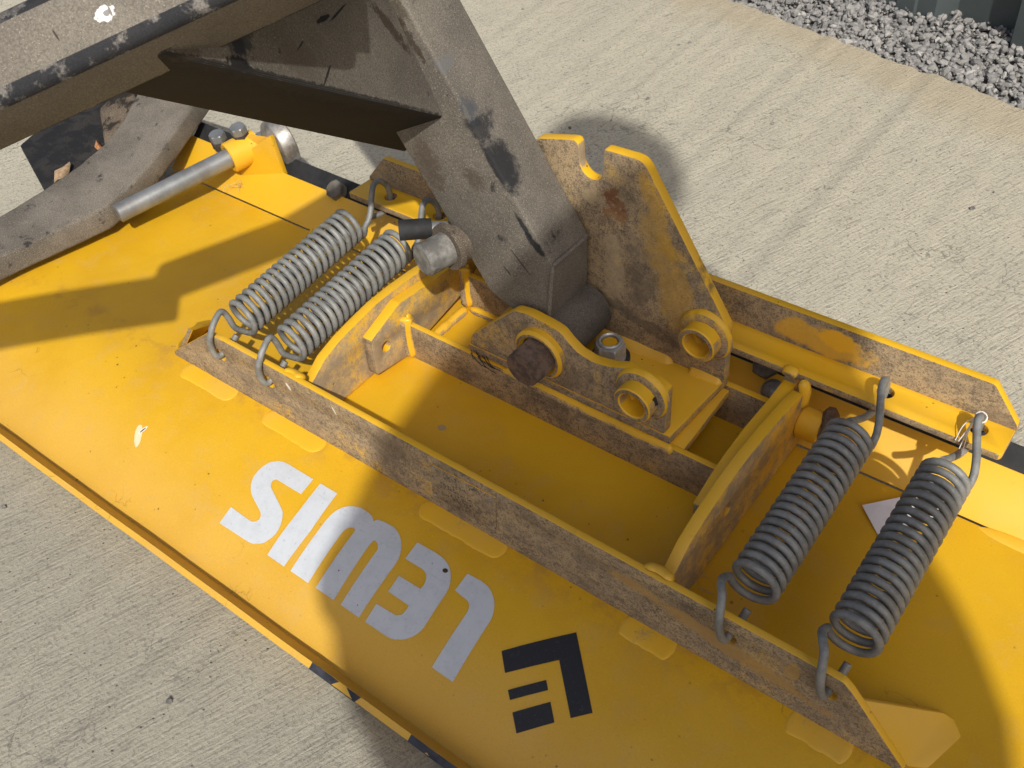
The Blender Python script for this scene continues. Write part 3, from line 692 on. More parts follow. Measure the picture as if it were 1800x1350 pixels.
# mounting bracket on its pivot bolt
brk = obj('mounting_bracket', bevelled(prism([(-.0960, .0580, .0530), (.1500, .0580, .0530), (.1560, .1590, .0530), (-.0960, .1590, .0530)], [(-.0960, .0580, .0630), (.1500, .0580, .0630), (.1560, .1590, .0630), (-.0960, .1590, .0630)]), .0012), M_Y, plough)
brk['label'] = 'yellow mounting bracket with a tall notched plate'
obj('backing_plate', bevelled(prism([(-.085, .0600, .0400), (.1630, .0600, .0400), (.1600, .1560, .0400), (-.085, .1560, .0400)], [(-.085, .0600, .0492), (.1630, .0600, .0492), (.1600, .1560, .0492), (-.085, .1560, .0492)]), .001), M_YD, brk)
fp = lambda x, y, Y=.058: (lambda q: (q.x, q.z))(at(x, y, Y=Y))
fpl = [fp(826, 606), fp(829, 588), fp(903, 546), fp(928, 553), fp(968, 574), fp(985, 585), fp(1000, 604), fp(1016, 621), fp(1040, 636), fp(1066, 644), fp(1098, 647), fp(1150, 672), fp(1172, 690), fp(1168, 772)]
fpl = [(x, max(z, .0625)) for x, z in fpl]; fpl[0] = (fpl[0][0], .0635); fpl[-1] = (fpl[-1][0], .0635)
obj('low_side_plate', plate(rounded(fpl, .004, 3), [], (0, .058, 0), (1, 0, 0), (0, 0, 1), .0115, .0016, side=-1), M_Y, brk)
tp = lambda x, y: (lambda q: (q.x, q.z))(at(x, y, Y=.148))
tall = [(.1570, .0625), tp(1279, 578), tp(1131, 283), tp(1060, 262), tp(1060, 302), tp(1056, 313), tp(1046, 317), tp(1034, 312), tp(1024, 301), tp(1018, 288), tp(1016, 246), tp(943, 243), (-.088, .215), (-.088, .0625)]
tall = [tuple(p) + ((.009,) if i in (2, 10) else (.004,)) for i, p in enumerate(tall)]
tallo = obj('tall_side_plate', plate(rounded(tall, .004, 4), [], (0, .148, 0), (1, 0, 0), (0, 0, 1), .0115, .0018, side=-1), M_Y, brk)
obj('boss', ring((.1210, .0370, .1075), (0, 1, 0), .0195, .0135, .022), M_Y, brk)
obj('boss', ring((.1350, .1270, .1190), (0, 1, 0), .0195, .0135, .022), M_Y, brk)
obj('weld_bead', bead([(.1210 + .0205 * math.cos(g), .0570, .1075 + .0205 * math.sin(g)) for g in [R(a) for a in range(-60, 241, 20)]], .0085, .0075, (0, -1, 0), 4, 5), M_Y, brk)
obj('weld_bead', bead([(.1350 + .0205 * math.cos(g), .1470, .1190 + .0205 * math.sin(g)) for g in [R(a) for a in range(-100, 261, 20)]], .0080, .0070, (0, -1, 0), 6, 5), M_Y, brk)
obj('weld_bead', bead([(.000, .1465, .0635), (.05, .1462, .0640), (.100, .1465, .0635)], .0095, .0048, (0, -.6, .8), 21, 16), M_YC, brk)
obj('weld_bead', bead([(.118, .1470, .0635), (.135, .1470, .0638), (.155, .1475, .0635)], .0070, .0040, (0, -.6, .8), 22, 12), M_YC, brk)
obj('plate_hole', lathe([(0, .0046), (.0006, .0048)], (.1395, .0490, .1140), (.9, -.35, .25)), M_BLK, brk)
hub = obj('bolt_hub', ring((.0040, .0490, .1020), (0, 1, 0), .0285, .0200, .0095, .003), M_Y, brk)
hexnut((.0040, .0565, .1020), (0, -1, 0), .0375, .031, name='pivot_bolt_head', mat=rust_b, parent=brk, ref=(math.cos(R(52)), 0, math.sin(R(52))))
# weld run below the low plate
obj('weld_bead', bead([(-.05, .0560, .0500), (.03, .0556, .0490), (.11, .0558, .0485), (.155, .0562, .0480)], .0055, .0030, (0, -.8, .6), 51, 30), M_Y, rib1)
# big galvanised nut with washer and painted stud
cn = Vector((.0425, .1195, .0632))
obj('washer', lathe([(0, .0205), (.0022, .0205)], cn, (0, 0, 1)), steel('dark_washer', (.07, .07, .075), (.04, .04, .045), .3, .6), brk)
zincs = steel('zinc_plated', (.52, .54, .55), (.36, .38, .39), .45, .34, .15)
obj('washer', lathe([(0, .0170), (.0022, .0170), (.0026, .0165)], cn + Vector((-.001, 0, .0022)), (0, 0, 1)), zincs, brk)
hexnut(cn + Vector((0, 0, .0046)), (0, 0, 1), .0285, .0165, bore=.0092, name='lock_nut', mat=zincs, parent=brk, ref=(math.cos(R(20)), math.sin(R(20)), 0))
obj('lock_nut_collar', ring(cn + Vector((0, 0, .0252)), (0, 0, -1), .0120, .0088, .006), zincs, brk)
obj('stud', lathe([(0, .0080), (.0215, .0080), (.0225, .0068)], cn, (0, 0, 1)), M_SHEET, brk)
# springs
M_SPR = steel('spring_wire', (.27, .275, .265), (.185, .19, .185), .15, .55, .45, (.17, .14, .10))
Rm, rw = .0195, .0035
def spring_path(turns, f0, f1, st=math.pi):
    A_ = Vector((0, -.055, .0740)); B_ = Vector((0, .128, .0905)); ax = (B_ - A_).normalized(); u = Vector((1, 0, 0)); w = u.cross(ax); w = w if w.z > 0 else -w
    n = int(turns * 22); P_ = []
    for i in range(n + 1):
        t = i / n; g = st + 2 * math.pi * turns * t
        # the pitch is a little uneven, as in real coils
        tt = t + .006 * math.sin(t * 9)
        P_.append(A_ + (B_ - A_) * tt + u * Rm * math.cos(g) + w * Rm * math.sin(g))
    return f0, P_, f1
def spring_mesh(turns, kind):
    tail = [Vector(p) for p in [(.0050, -.0690, .0640), (.0035, -.0780, .0570), (.001, -.0900, .0512), (.000, -.0965, .0515), (-.0015, -.0990, .0580), (-.0015, -.0992, .0700), (.0010, -.0975, .0810), (.0010, -.0890, .0920), (-.0020, -.0760, .0975), (-.0030, -.0700, .0940), (-.0020, -.0670, .0830), (-.0010, -.0640, .0680)]]
    if kind == 1:
        tail = [Vector(p) for p in [(.0050, -.0690, .0640), (.0035, -.0780, .0570), (.001, -.0900, .0512), (.000, -.0965, .0515), (-.0020, -.0990, .0570), (-.0040, -.1000, .0700), (-.0060, -.0970, .0840), (-.0095, -.0885, .0935), (-.0160, -.0780, .0945), (-.0195, -.0680, .0870)]]
    head = [Vector(p) for p in [(.0190, .1350, .0960), (.0150, .1480, .1010), (.0090, .1620, .1060), (.0040, .1740, .1110), (.0020, .1830, .1120), (.0025, .1905, .1060), (.0030, .1920, .0960), (.0025, .1900, .0850), (.0010, .1830, .0765), (-.0020, .1700, .0750), (-.0060, .1560, .0800), (-.0090, .1430, .0880)]]
    if kind == 0:
        head = [Vector(p) for p in [(.0195, .1370, .0960), (.0170, .1460, .1050), (.0110, .1560, .1150), (.0050, .1680, .1220), (.0030, .1800, .1200), (.0040, .1880, .1100), (.0040, .1910, .0980), (.0030, .1900, .0850), (.0010, .1830, .0765), (-.0020, .1700, .0750), (-.0060, .1560, .0780)]]
    f0, P_, f1 = spring_path(turns if kind else turns - .78 + .5, tail, head, math.pi if kind else R(280))
    t1 = spline(tail + [P_[0]], 6); h1 = spline([P_[-1]] + head, 6)
    path = t1[:-1] + P_ + h1[1:]
    return tube(path, rw, 10)
sm0 = spring_mesh(19.5, 0); sm1 = spring_mesh(19.5, 1)
labs = ['grey coil spring, leftmost of the four', 'grey coil spring beside the left gusset', 'grey coil spring beside the right gusset', 'grey coil spring with the paper tag tied to its hook']
for i, x in enumerate(hx):
    me = sm0 if i < 2 else sm1
    if i == 0 or i == 2: me.materials.clear(); me.materials.append(M_SPR)
    o = bpy.data.objects.new('coil_spring', me); COL.objects.link(o); o.parent = plough; o.location = (x, 0, 0)
    o['label'] = labs[i]
# side pin with its block, set screws and foot disc at the left end
Yp = Vector((0, 1, 0))
pin_a = at(206, 376, Z=.043); 
pin_g = steel('galvanised_pin', (.30, .31, .315), (.22, .232, .24), .5, .45, .25, sc_=.5)
pdir = (at(392, 283, Z=.052) - pin_a).normalized()
obj('side_pin', lathe([(0, .0105), (.0015, .0128), (.23, .0132), (.232, .012)], pin_a, pdir), pin_g, plough)
hc = pin_a + pdir * .168
hubb = obj('pin_block', ring(hc, pdir, .0215, .0138, .045, .002), M_YC, plough)
wpl = [at(410, 285, Y=.198), at(474, 238, Y=.216), at(499, 308, Y=.213), at(447, 338, Y=.190)]
nrm = (wpl[1] - wpl[0]).cross(wpl[3] - wpl[0]).normalized()
obj('web_plate', bevelled(prism(wpl, [p + (nrm if nrm.y > 0 else -nrm) * .008 for p in wpl]), .001), M_SHEET, hubb)
obj('web_plate', bevelled(prism([at(400, 262, Y=.200), at(440, 236, Y=.215), at(474, 241, Y=.224), at(416, 294, Y=.206)], [at(400, 262, Y=.200) + Vector((0, .012, -.01)), at(440, 236, Y=.215) + Vector((0, .012, -.01)), at(474, 241, Y=.224) + Vector((0, .012, -.01)), at(416, 294, Y=.206) + Vector((0, .012, -.01))]), .001), M_SHEET, hubb)
M_BR = plain('blackened_thread', (.05, .035, .028), .8, .4, 200)
for (bx, by, yy) in ((388, 252, .195), (424, 240, .212)):
    q = at(bx, by, Y=yy)
    hexnut(q + Vector((0, 0, -.006)), (0, -.1, 1), .021, .011, name='set_nut', mat=M_BR, parent=hubb)
    obj('set_stem', lathe([(0, .0088), (.02, .0088)], q + Vector((0, 0, -.024)), (0, -.1, 1)), M_YC, hubb)
    hexnut(q + Vector((0, -.001, .006)), (0, -.1, 1), .0205, .011, name='set_screw', mat=pin_g, parent=hubb)
dc = at(477, 259, Y=.232)
obj('foot_disc', lathe([(0, .010), (.004, .020), (.009, .028), (.012, .034), (.018, .0375), (.030, .0385), (.032, .036)], dc - pdir * .008, pdir, 48), steel('worn_disc', (.42, .41, .39), (.22, .205, .185), .55, .42, .4, (.12, .09, .06), .7), hubb)
# ------------------------------------------------------------------ the machine's lifting arm, standing in the bracket
arm = thing('lifting_arm', 'dusty grey-black steel lifting arm standing in the yellow bracket', 'lifting arm')
A1 = at(285, 95, d=.635); A2 = at(780, 205, Y=.0735); B2 = at(713, 268, Y=.143)
BLKP = (.012, .014, .019); GREYP = (.060, .066, .078)
ud = Vector((-.40, 0, .83)).normalized()
tubeblots = []
for (a, b_, rv, c, st, rg) in [((797, 138), (820, 158), .0050, BLKP, .95, .55), ((812, 170), (842, 225), .0110, GREYP, .9, .5), ((820, 215), (858, 250), .0085, BLKP, .85, .6), ((850, 258), (898, 338), .0068, BLKP, .97, .4), ((908, 378), (934, 418), .0038, BLKP, .97, .45), ((925, 410), (955, 448), .0055, BLKP, .95, .55), ((765, 110), (800, 135), .007, (.13, .135, .14), .7, .8), ((735, 250), (770, 330), .020, (.085, .060, .040), .6, .8), ((820, 300), (850, 330), .012, (.06, .04, .028), .6, .8), ((690, 20), (745, 105), .006, (.035, .022, .014), .8, 1.0), ((838, 82), (845, 96), .004, BLKP, .9, .5), ((860, 130), (864, 142), .004, BLKP, .9, .5), ((888, 175), (897, 188), .004, BLKP, .9, .5), ((690, 0), (700, 40), .016, (.05, .035, .02), .6, .9), ((900, 440), (930, 480), .0016, (.05, .04, .03), .9, .3), ((888, 470), (896, 480), .0018, (.05, .04, .03), .9, .3)]:
    # marks sit on the beam's front face, or past the corner on its side face
    P1 = at(a[0], a[1], Y=.075); P2_ = at(b_[0], b_[1], Y=.075); mid_ = (P1 + P2_) / 2
    dv_ = P2_ - P1; rv = rv * .78; rg = rg * 1.5; tubeblots.append(((mid_, dv_, dv_.length / 2 + .002, Vector((.8, .5, .5)).cross(dv_).cross(dv_) if False else Vector((.83, 0, .56)), rv, rg, .6, 160), c, st * .92))
M_ARM = dusty('arm_dust', (.205, .185, .155), (.135, .122, .105), blots=tubeblots, worn=.66)
def onp(x, y, P0, n):
    r = ray(x, y); return CP + r * ((P0 - CP).dot(n) / r.dot(n))
S2 = at(747, 110, Y=.0735); upv = at(690, 0, Y=.0735) - S2
bn = (A1 - A2).cross(S2 - A2).normalized(); bn = bn if bn.dot(CP - A2) > 0 else -bn; ob = lambda x, y: onp(x, y, A2, bn)
def bm_(a, b_, rv, c, st, rag, soft):
    P1 = ob(*a); P2_ = ob(*b_); dv_ = P2_ - P1
    return ((P1 + P2_) / 2, dv_, dv_.length / 2 + .001, bn.cross(dv_), rv, rag, soft, 150), c, st
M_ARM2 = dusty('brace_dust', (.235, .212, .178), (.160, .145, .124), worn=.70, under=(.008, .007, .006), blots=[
    bm_(*a) for a in [
    ((395, 40), (445, 62), .020, (.040, .043, .050), .80, 1.1, .5), ((410, 76), (430, 84), .008, (.030, .033, .042), .85, .7, .4), ((391, 72), (396, 76), .0022, (.75, .74, .70), .95, .2, .2),
    ((395, 104), (440, 122), .006, BLKP, .9, 1.0, .4), ((572, 36), (594, 24), .0022, BLKP, .95, .6, .2), ((596, 34), (628, 3), .0010, BLKP, .95, .3, .2),
    ((568, 150), (584, 116), .0011, BLKP, .9, .3, .2), ((527, 88), (540, 72), .0008, BLKP, .9, .3, .2), ((672, -5), (735, 90), .006, (.045, .03, .018), .75, 1.1, .5), ((500, 95), (560, 120), .012, (.13, .105, .085), .5, .9, .4),
    ((290, 92), (780, 204), .0028, (.028, .027, .028), .85, 1.2, .5), ((300, 80), (360, 60), .010, (.07, .05, .035), .5, 1.2, .5)]])
# main upright: box beam leaning to the left, cut off with a welded cap plate
fY, bY = .0745, .1425
L4 = at(905, 549, Y=fY); L3 = at(860, 512, Y=fY); L2 = at(818, 448, Y=fY)
Cb = at(962, 572, Y=fY); Ct = at(971, 467, Y=fY)
dirL = (at(710, 267, Y=fY) - L2).normalized(); dirC = dirL
up_l = L3 + dirL * .62; up_c = Ct + dirC * .56
outline = [Cb, L4, L3, up_l, up_c, Ct]
fa = [Vector((p.x, fY, p.z)) for p in outline]; fb = [Vector((p.x, bY, p.z)) for p in outline]
# the cap slopes back on the far side
fb[5] = at(1035, 411, Y=bY); fb[4] = fb[5] + dirC * .56; fb[0] = at(1034, 500, Y=bY)
beam = obj('upright_beam', bevelled(prism(fa, fb), .0035, 3, noisy=.0005), M_ARM, arm)
# raised rim of weld round the cap
obj('weld_bead', bead([Cb + Vector((.002, -.0005, .0)), (Cb + Ct) / 2 + Vector((.0015, -.001, 0)), Ct + Vector((.001, -.0005, 0))], .0022, .0015, (.6, -.8, 0), 2, 20), M_ARM, beam)
obj('weld_bead', bead([Ct + Vector((.001, 0, .0005)), (Ct * .5 + fb[5] * .5) + Vector((.0015, 0, .0005)), fb[5]], .0022, .0016, (.8, -.1, .6), 4, 24), M_ARM, beam)
capc = [Cb.lerp(fb[0], .12) + (Ct - Cb) * .06, Cb.lerp(fb[0], .12) + (Ct - Cb) * .84, Ct.lerp(fb[5], .22) * .93 + Cb * .07, Ct.lerp(fb[5], .93) * .92 + fb[0] * .08, fb[0].lerp(fb[5], .10) * .96 + Cb * .04]
# pivot barrel between the bracket's plates
bc = Vector((.0010, .0740, .0995))
obj('pivot_barrel', lathe([(0, .020), (.001, .0280), (.060, .0290), (.0670, .0290), (.0690, .0270)], bc, (0, 1, 0), 48), dusty('greasy_barrel', (.165, .145, .125), (.085, .077, .070), (.018, .017, .018), .66, rust=.2, light=(.24, .22, .20)), arm)
# slanting brace between the upright and the cross beam; its underside is in shade
S2 = at(747, 110, Y=.0735)
dA = (A1 - A2)
t2 = (S2 - A2)
fl_ = S2 - A2
upv = (at(690, 0, Y=.0735) - S2); 
S3 = S2 + upv * 1.9
E1 = A1; k_ = 1.0
def shift(v): return v + dA * k_
sec0 = [A2, B2, B2 + (S2 - A2), B2 + (S3 - A2), S3, S2]
sec1 = [A1, A1 + (B2 - A2) * 1.02, A1 + (B2 - A2) + (S2 - A2) * .4, A1 + (B2 - A2) + (S2 - A2) * .9, A1 + (S2 - A2) * 1.05, A1 + (S2 - A2) * .5]
# quad prism: lit side face, shaded underside
lit1 = A1 + (S3 - A2) * .85
Q0 = [A2, B2, B2 + (S3 - A2), S3]; un = (A1 - A2).cross(B2 - A2).normalized(); B1_ = onp(238, 167, A2, un)
A1x = A1 + dA * .012; B1x = B1_ + dA * .05; lit1 = at(470, 0, d=.645); lit1 = lit1 + (lit1 - A1) * .8
Q1 = [A1x, B1x, lit1 + (B1x - A1x), lit1]
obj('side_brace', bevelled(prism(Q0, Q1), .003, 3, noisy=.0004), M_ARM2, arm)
# cross beam
dC, dD, dU = .600, .685, .605
Cl = at(0, 184, d=dC); Cr = at(267, 60, d=dC); Dl = at(0, 271, d=dD); Dr = at(233, 166, d=dD); Ul = at(0, 12, d=dU)
e_ = (Cr - Cl).normalized(); 
c0 = Cl - e_ * .115; c1 = Cl; wd_ = Dl - Cl; wd_ -= e_ * wd_.dot(e_); wu = Ul - Cl; wu -= e_ * wu.dot(e_)
q0 = [c0, c0 + wd_, c0 + wd_ + wu, c0 + wu]; q1 = [p + e_ * .325 for p in q0]
topd = (c0 + e_ * .28 + wu * .45)
tn_ = e_.cross(wu).normalized(); wp_ = onp(184, 24, Cl, tn_); sc_2 = onp(98, 62, Cl, tn_)
M_X = dusty('cross_beam_dust', worn=.70, blots=[
    ((wp_, e_, .0060, tn_.cross(e_), .0046, .75, .2, 260), (.84, .84, .82), .97), ((wp_ + e_ * .0035, e_, .0009, tn_.cross(e_), .0034, .5, .3, 400), (.16, .15, .14), .9), ((wp_ + e_ * .0012, e_, .0022, tn_.cross(e_), .0020, .5, .2, 400), (.20, .19, .18), .9),
    ((sc_2, onp(106, 73, Cl, tn_) - onp(92, 52, Cl, tn_), .0040, (1, 0, 0), .0005, .3, .3, 200), (.04, .03, .025), .9)])
M_XE = dusty('worn_edge', (.26, .24, .215), (.13, .125, .12), (.010, .012, .018), .41, rust=.1)
xb = bevelled(prism(q0, q1), .0095, 4, noisy=.0003, matidx=1)
M_XS = dusty('cross_beam_side', (.30, .225, .125), (.19, .145, .085), worn=.72, light=(.30, .23, .15))
obj('cross_beam', xb, [M_X, M_XE], arm)
# locking pin through the back of the upright
pa_ = at(742, 459, Y=.032); pdr = (at(800, 428, Y=.072) - pa_).normalized()
lp = obj('locking_pin', lathe([(0, .0145), (.0018, .0170), (.034, .0170), (.095, .0170)], pa_, pdr, 40), steel('worn_pin', (.30, .295, .275), (.15, .145, .135), .35, .6, .7, (.15, .115, .08)), arm)
obj('pin_collar', lathe([(.030, .0178), (.030, .0240), (.036, .0248), (.0365, .0200), (.052, .0205), (.054, .0215), (.060, .0210)], pa_, pdr, 40, closed=False), dusty('collar_dust', (.16, .13, .10), (.10, .08, .062)), lp)
q = pa_ + pdr * .0215 + (right * .0165 - fwd * .0068 * 1 - down * .001)
obj('cross_hole', lathe([(0, .0032), (.0006, .0034)], q, (right * .6 - fwd * .8)), M_BLK, lp)
g0 = at(790, 402, Y=.085); g1 = at(742, 402, Y=.065); g2 = at(702, 405, Y=.050)
obj('pin_handle', lathe([(0, .0076), ((g1 - g0).length, .0076)], g0, (g1 - g0), 24), pin_g, lp)
obj('rubber_sleeve', tube(spline([g1 + (g0 - g1) * .3, g1, g2 + (g1 - g2) * .4, g2], 6), .0105, 20), M_BLK, lp)
# ------------------------------------------------------------------ curved side bar and flap at the left
M_SK = dusty('caked_dirt', (.225, .20, .168), (.135, .12, .10), (.035, .035, .037), .61, rust=.35, light=(.48, .43, .36))
M_SKE = dusty('caked_edge', (.22, .195, .16), (.12, .105, .09), (.020, .021, .024), .58, rust=.3)
M_CLOD = dusty('packed_dirt', (.16, .125, .09), (.06, .045, .032), (.015, .012, .01), .50, rust=.5)
def chain(name, st, th, mat, label, cat):
    V = []; F = []
    U = [at(*a, Z=za_) for a, b_, za_, zb_ in st]; Lw = [at(*b_, Z=zb_) for a, b_, za_, zb_ in st]
    lin = lambda L: [L[i].lerp(L[i + 1], t / 3) for i in range(len(L) - 1) for t in range(3)] + [L[-1]]
    U = lin(U); Lw = lin(Lw)
    for u_, l_ in zip(U, Lw):
        V += [u_, l_, l_ - Vector((0, 0, th)), u_ - Vector((0, 0, th))]
    n = len(U)
    for i in range(n - 1):
        for j in range(4): F.append((4 * i + j, 4 * i + (j + 1) % 4, 4 * i + 4 + (j + 1) % 4, 4 * i + 4 + j))
    F += [(0, 1, 2, 3), tuple(4 * (n - 1) + j for j in range(4))]
    return tag(obj(name, bevelled(pyd(V, F), .005, 3, 40, noisy=.0012, matidx=1), mat), label, cat)
chain('curved_bar', [((-120, 452), (-120, 507), .050, .045), ((0, 378), (0, 450), .050, .045), ((75, 333), (100, 404), .052, .048), ((140, 288), (180, 366), .056, .052), ((185, 250), (222, 332), .060, .056), ((218, 208), (262, 288), .068, .064), ((240, 165), (300, 240), .080, .076), ((262, 120), (362, 152), .100, .096)], .034, [M_SK, M_SKE], 'curved grey-brown steel bar caked with dried dirt at the left end of the blade', 'steel bar')
fq = [at(35, 255, Z=.018), at(80, 338, Z=.018), at(225, 262, Z=.018), at(262, 150, Z=.018), at(190, 120, Z=.018)]
M_FL = dusty('flap_rubber', (.035, .032, .030), (.018, .019, .021), (.012, .013, .015), .45, rust=.2, light=(.16, .13, .10))
tag(obj('rubber_flap', bevelled(prism(fq, [p - Vector((0, 0, .012)) for p in fq]), .002), M_FL), 'black rubber flap lying under the dirty curved bar', 'rubber flap')
rq = [at(172, 190, Z=.040), at(186, 256, Z=.030), at(232, 212, Z=.045), at(246, 176, Z=.060), at(225, 140, Z=.065)]
tag(obj('dirt_clod', bevelled(prism(rq, [p - Vector((0, 0, .016)) for p in rq]), .004, 3, noisy=.004), M_CLOD), 'lump of packed brown dirt lying on the black rubber flap', 'dirt')
# dried leaves
def leaf(name, pix, Z, mat, label, cat='leaf'):
    pts_ = [at(x, y, Z=Z) for x, y in pix]; c = sum(pts_, Vector()) / len(pts_)
    V = [c + Vector((0, 0, .004))] + [p + Vector((0, 0, .003 * math.sin(i * 2.1))) for i, p in enumerate(pts_)]
    n = len(pts_); F = [(0, 1 + i, 1 + (i + 1) % n) for i in range(n)]
    b2 = [v - Vector((0, 0, .0008)) for v in V]; F2 = [tuple(n + 1 + a for a in reversed(f)) for f in F]
    F3 = [(1 + i, 1 + (i + 1) % n, n + 2 + (i + 1) % n, n + 2 + i) for i in range(n)]
    return tag(obj(name, smooth(pyd(V + b2, F + F2 + F3), 60), mat), label, cat)
leaf('dried_leaf', [(95, 321), (97, 303), (110, 290), (122, 284), (125, 290), (120, 300), (112, 312), (102, 318)], .026, plain('leaf_tan', (.40, .28, .17), .8, .3, 90), 'pale tan dried leaf on the black flap, the larger one')
leaf('dried_leaf', [(166, 258), (170, 248), (177, 252), (180, 260), (177, 264), (170, 260)], .026, plain('leaf_orange', (.48, .22, .09), .8, .3, 90), 'small orange dried leaf beside the packed dirt')
# paper tag and its string
tp_ = [surf(1514, 893), surf(1543, 943), surf(1716, 893), surf(1697, 858)]
tp_ = [Vector((p.x, p.y, p.z + h)) for p, h in zip(tp_, (.004, .0015, .003, .007))]
n_ = (tp_[1] - tp_[0]).cross(tp_[3] - tp_[0]).normalized()
tagt = thing('paper_tag', 'white paper tag lying under the rightmost spring, tied to its hook', 'tag')
obj('card', prism(tp_, [p + n_ * .0004 for p in tp_]), plain('card_white', (.78, .79, .86), .6, .04, 60), tagt)
st_m = plain('white_string', (.80, .78, .76), .8, .1, 400)
hk = Vector((hx[3] + .0025, .1870, .1120))
def loop(c, r, a, b_, nn=18): return [c + a * r * math.cos(2 * math.pi * i / nn) + b_ * r * math.sin(2 * math.pi * i / nn) for i in range(nn + 1)]
for k in range(2):
    obj('string', tube(loop(hk + Vector((.0005, -.001 + k * .0025, -.001 - k * .003)), .0048, Vector((1, 0, 0)), Vector((0, .5, .85)).normalized()), .00045, 6), st_m, tagt)
s0 = hk + Vector((-.004, 0, 0))
for k, (dx, dy, dz) in enumerate([(-.004, -.020, -.020), (-.001, -.024, -.024), (.002, -.022, -.026), (-.007, -.018, -.022)]):
    e = s0 + Vector((dx, dy, dz))
    obj('string', tube(spline([s0 + Vector((.001 * k, 0, 0)), s0.lerp(e, .5) + Vector((-.001 * (k - 1), .0005 * k, .001)), e], 5), .00045, 6), st_m, tagt)
# straw and web caught on the plough
sm_ = plain('dry_straw', (.46, .37, .24), .8, .25, 200)
def straws(c, spread, n, L, label, seed):
    random.seed(seed); t = thing('straw_tuft', label, 'straw')
    for i in range(n):
        a = Vector(c) + Vector([random.gauss(0, spread), random.gauss(0, spread), abs(random.gauss(0, .002))]); d_ = Vector((random.gauss(0, 1), random.gauss(0, 1), random.uniform(0, .5))).normalized() * L * random.uniform(.4, 1)
        obj('stalk', tube(spline([a, a + d_ * .5 + Vector((random.gauss(0, .0012), random.gauss(0, .0012), .001)), a + d_], 4), .00028, 5), sm_, t)
q = at(432, 326, Z=.012); straws((q.x, q.y, q.z), .008, 12, .022, 'wisps of dry straw on the yellow edge strip by the pin block', 3)
q = surf(1228, 1035); straws((q.x, q.y, .002), .005, 7, .016, 'wisps of dry straw at the foot of the right gusset', 5)
# rubber threads hanging from the bracket's worn front corner
random.seed(11)
thr = thing('frayed_threads', 'black frayed threads hanging under the left corner of the low bracket plate', 'threads')
for i in range(9):
    a = Vector((-.095 + .04 * random.random(), .0565, .060 - .008 * random.random())); d_ = Vector((random.uniform(.004, .028), -.002 - .003 * random.random(), -.010 * random.random()))
    obj('thread', tube(spline([a, a + d_ * .5 + Vector((0, -.001, -.003)), a + d_], 4), .0004, 5), M_BLK, thr)

kx = (c0 - CP).dot(SUN)
KE1 = SUN.cross(Vector((0, 0, 1))).normalized(); KE1 = KE1 if KE1.x > 0 else -KE1
KE2 = SUN.cross(KE1); KE2 = KE2 if KE2.z > 0 else -KE2
kp = lambda a, b_, k: CP + KE1 * a + KE2 * b_ + SUN * k
qa = [kp(-.32, .238, kx), kp(-.32, .168, kx), kp(-.32, .168, kx - .05), kp(-.32, .238, kx - .05)]; qb = [kp(-.80, .245, kx), kp(-.80, .180, kx), kp(-.80, .180, kx - .05), kp(-.80, .245, kx - .05)]
obj('shadow_bar', bevelled(prism(qa, qb), .004), M_X, arm)  # unseen bar added off-frame to cast the shadow band on the sheet
# ------------------------------------------------------------------ the photographer, whose shadow lies across the plough
E1_ = SUN.cross(Vector((0, 0, 1))).normalized(); E1_ = E1_ if E1_.x > 0 else -E1_
E2_ = SUN.cross(E1_); E2_ = E2_ if E2_.z > 0 else -E2_
def sp(a, b_, k): return CP + E1_ * a + E2_ * b_ + SUN * k
def skin(name, pts_, edges, mat, parent, sub=2, root=0):
    me = bpy.data.meshes.new(name); me.from_pydata([tuple(p[0]) for p in pts_], edges, []); me.update()
    o = bpy.data.objects.new('tmp', me); COL.objects.link(o)
    o.modifiers.new('s', 'SKIN'); sv = me.skin_vertices[0].data
    for i, p in enumerate(pts_): sv[i].radius = (p[1], p[1]); sv[i].use_root = (i == root)
    m2 = o.modifiers.new('d', 'SUBSURF'); m2.levels = sub; m2.render_levels = sub
    bpy.context.view_layer.update()
    n = bpy.data.meshes.new_from_object(o.evaluated_get(bpy.context.evaluated_depsgraph_get())); bpy.data.objects.remove(o)
    return obj(name, smooth(n), mat, parent)
PX = {k: sp(*v) for k, v in dict(chest=(.235, .060, .47), neck=(.262, .185, .53), lsh=(.105, .085, .42), rsh=(.335, .110, .54), lel=(-.128, -.172, .22), rel=(.315, -.150, .26)).items()}
ph_c = CP + right * .052 + down * .022 - fwd * .012
lh = CP - right * .030 + down * .040 - fwd * .020; rh = CP + right * .128 + down * .035 - fwd * .022
pel = sp(.100, -.38, .58)
person = thing('person', 'photographer in a dark jacket and trousers holding up a phone', 'person')
PX['spine'] = sp(.108, -.185, .56)
f1 = Vector((pel.x + .02, pel.y - .13, GZ + .07)); f2 = Vector((pel.x + .10, pel.y + .10, GZ + .07))
f1 = Vector((pel.x + .02, pel.y - .20, GZ + .07)); f2 = Vector((pel.x + .16, pel.y + .06, GZ + .07))
k1 = (pel + f1) / 2 + Vector((-.05, .02, 0)); k2 = (pel + f2) / 2 + Vector((-.05, .02, 0))
cloth = plain('dark_cloth', (.03, .035, .05), .9, .2, 60); skinm = plain('skin', (.55, .33, .23), .6, .05, 60); hairm = plain('hair', (.05, .03, .02), .8, .3, 200)
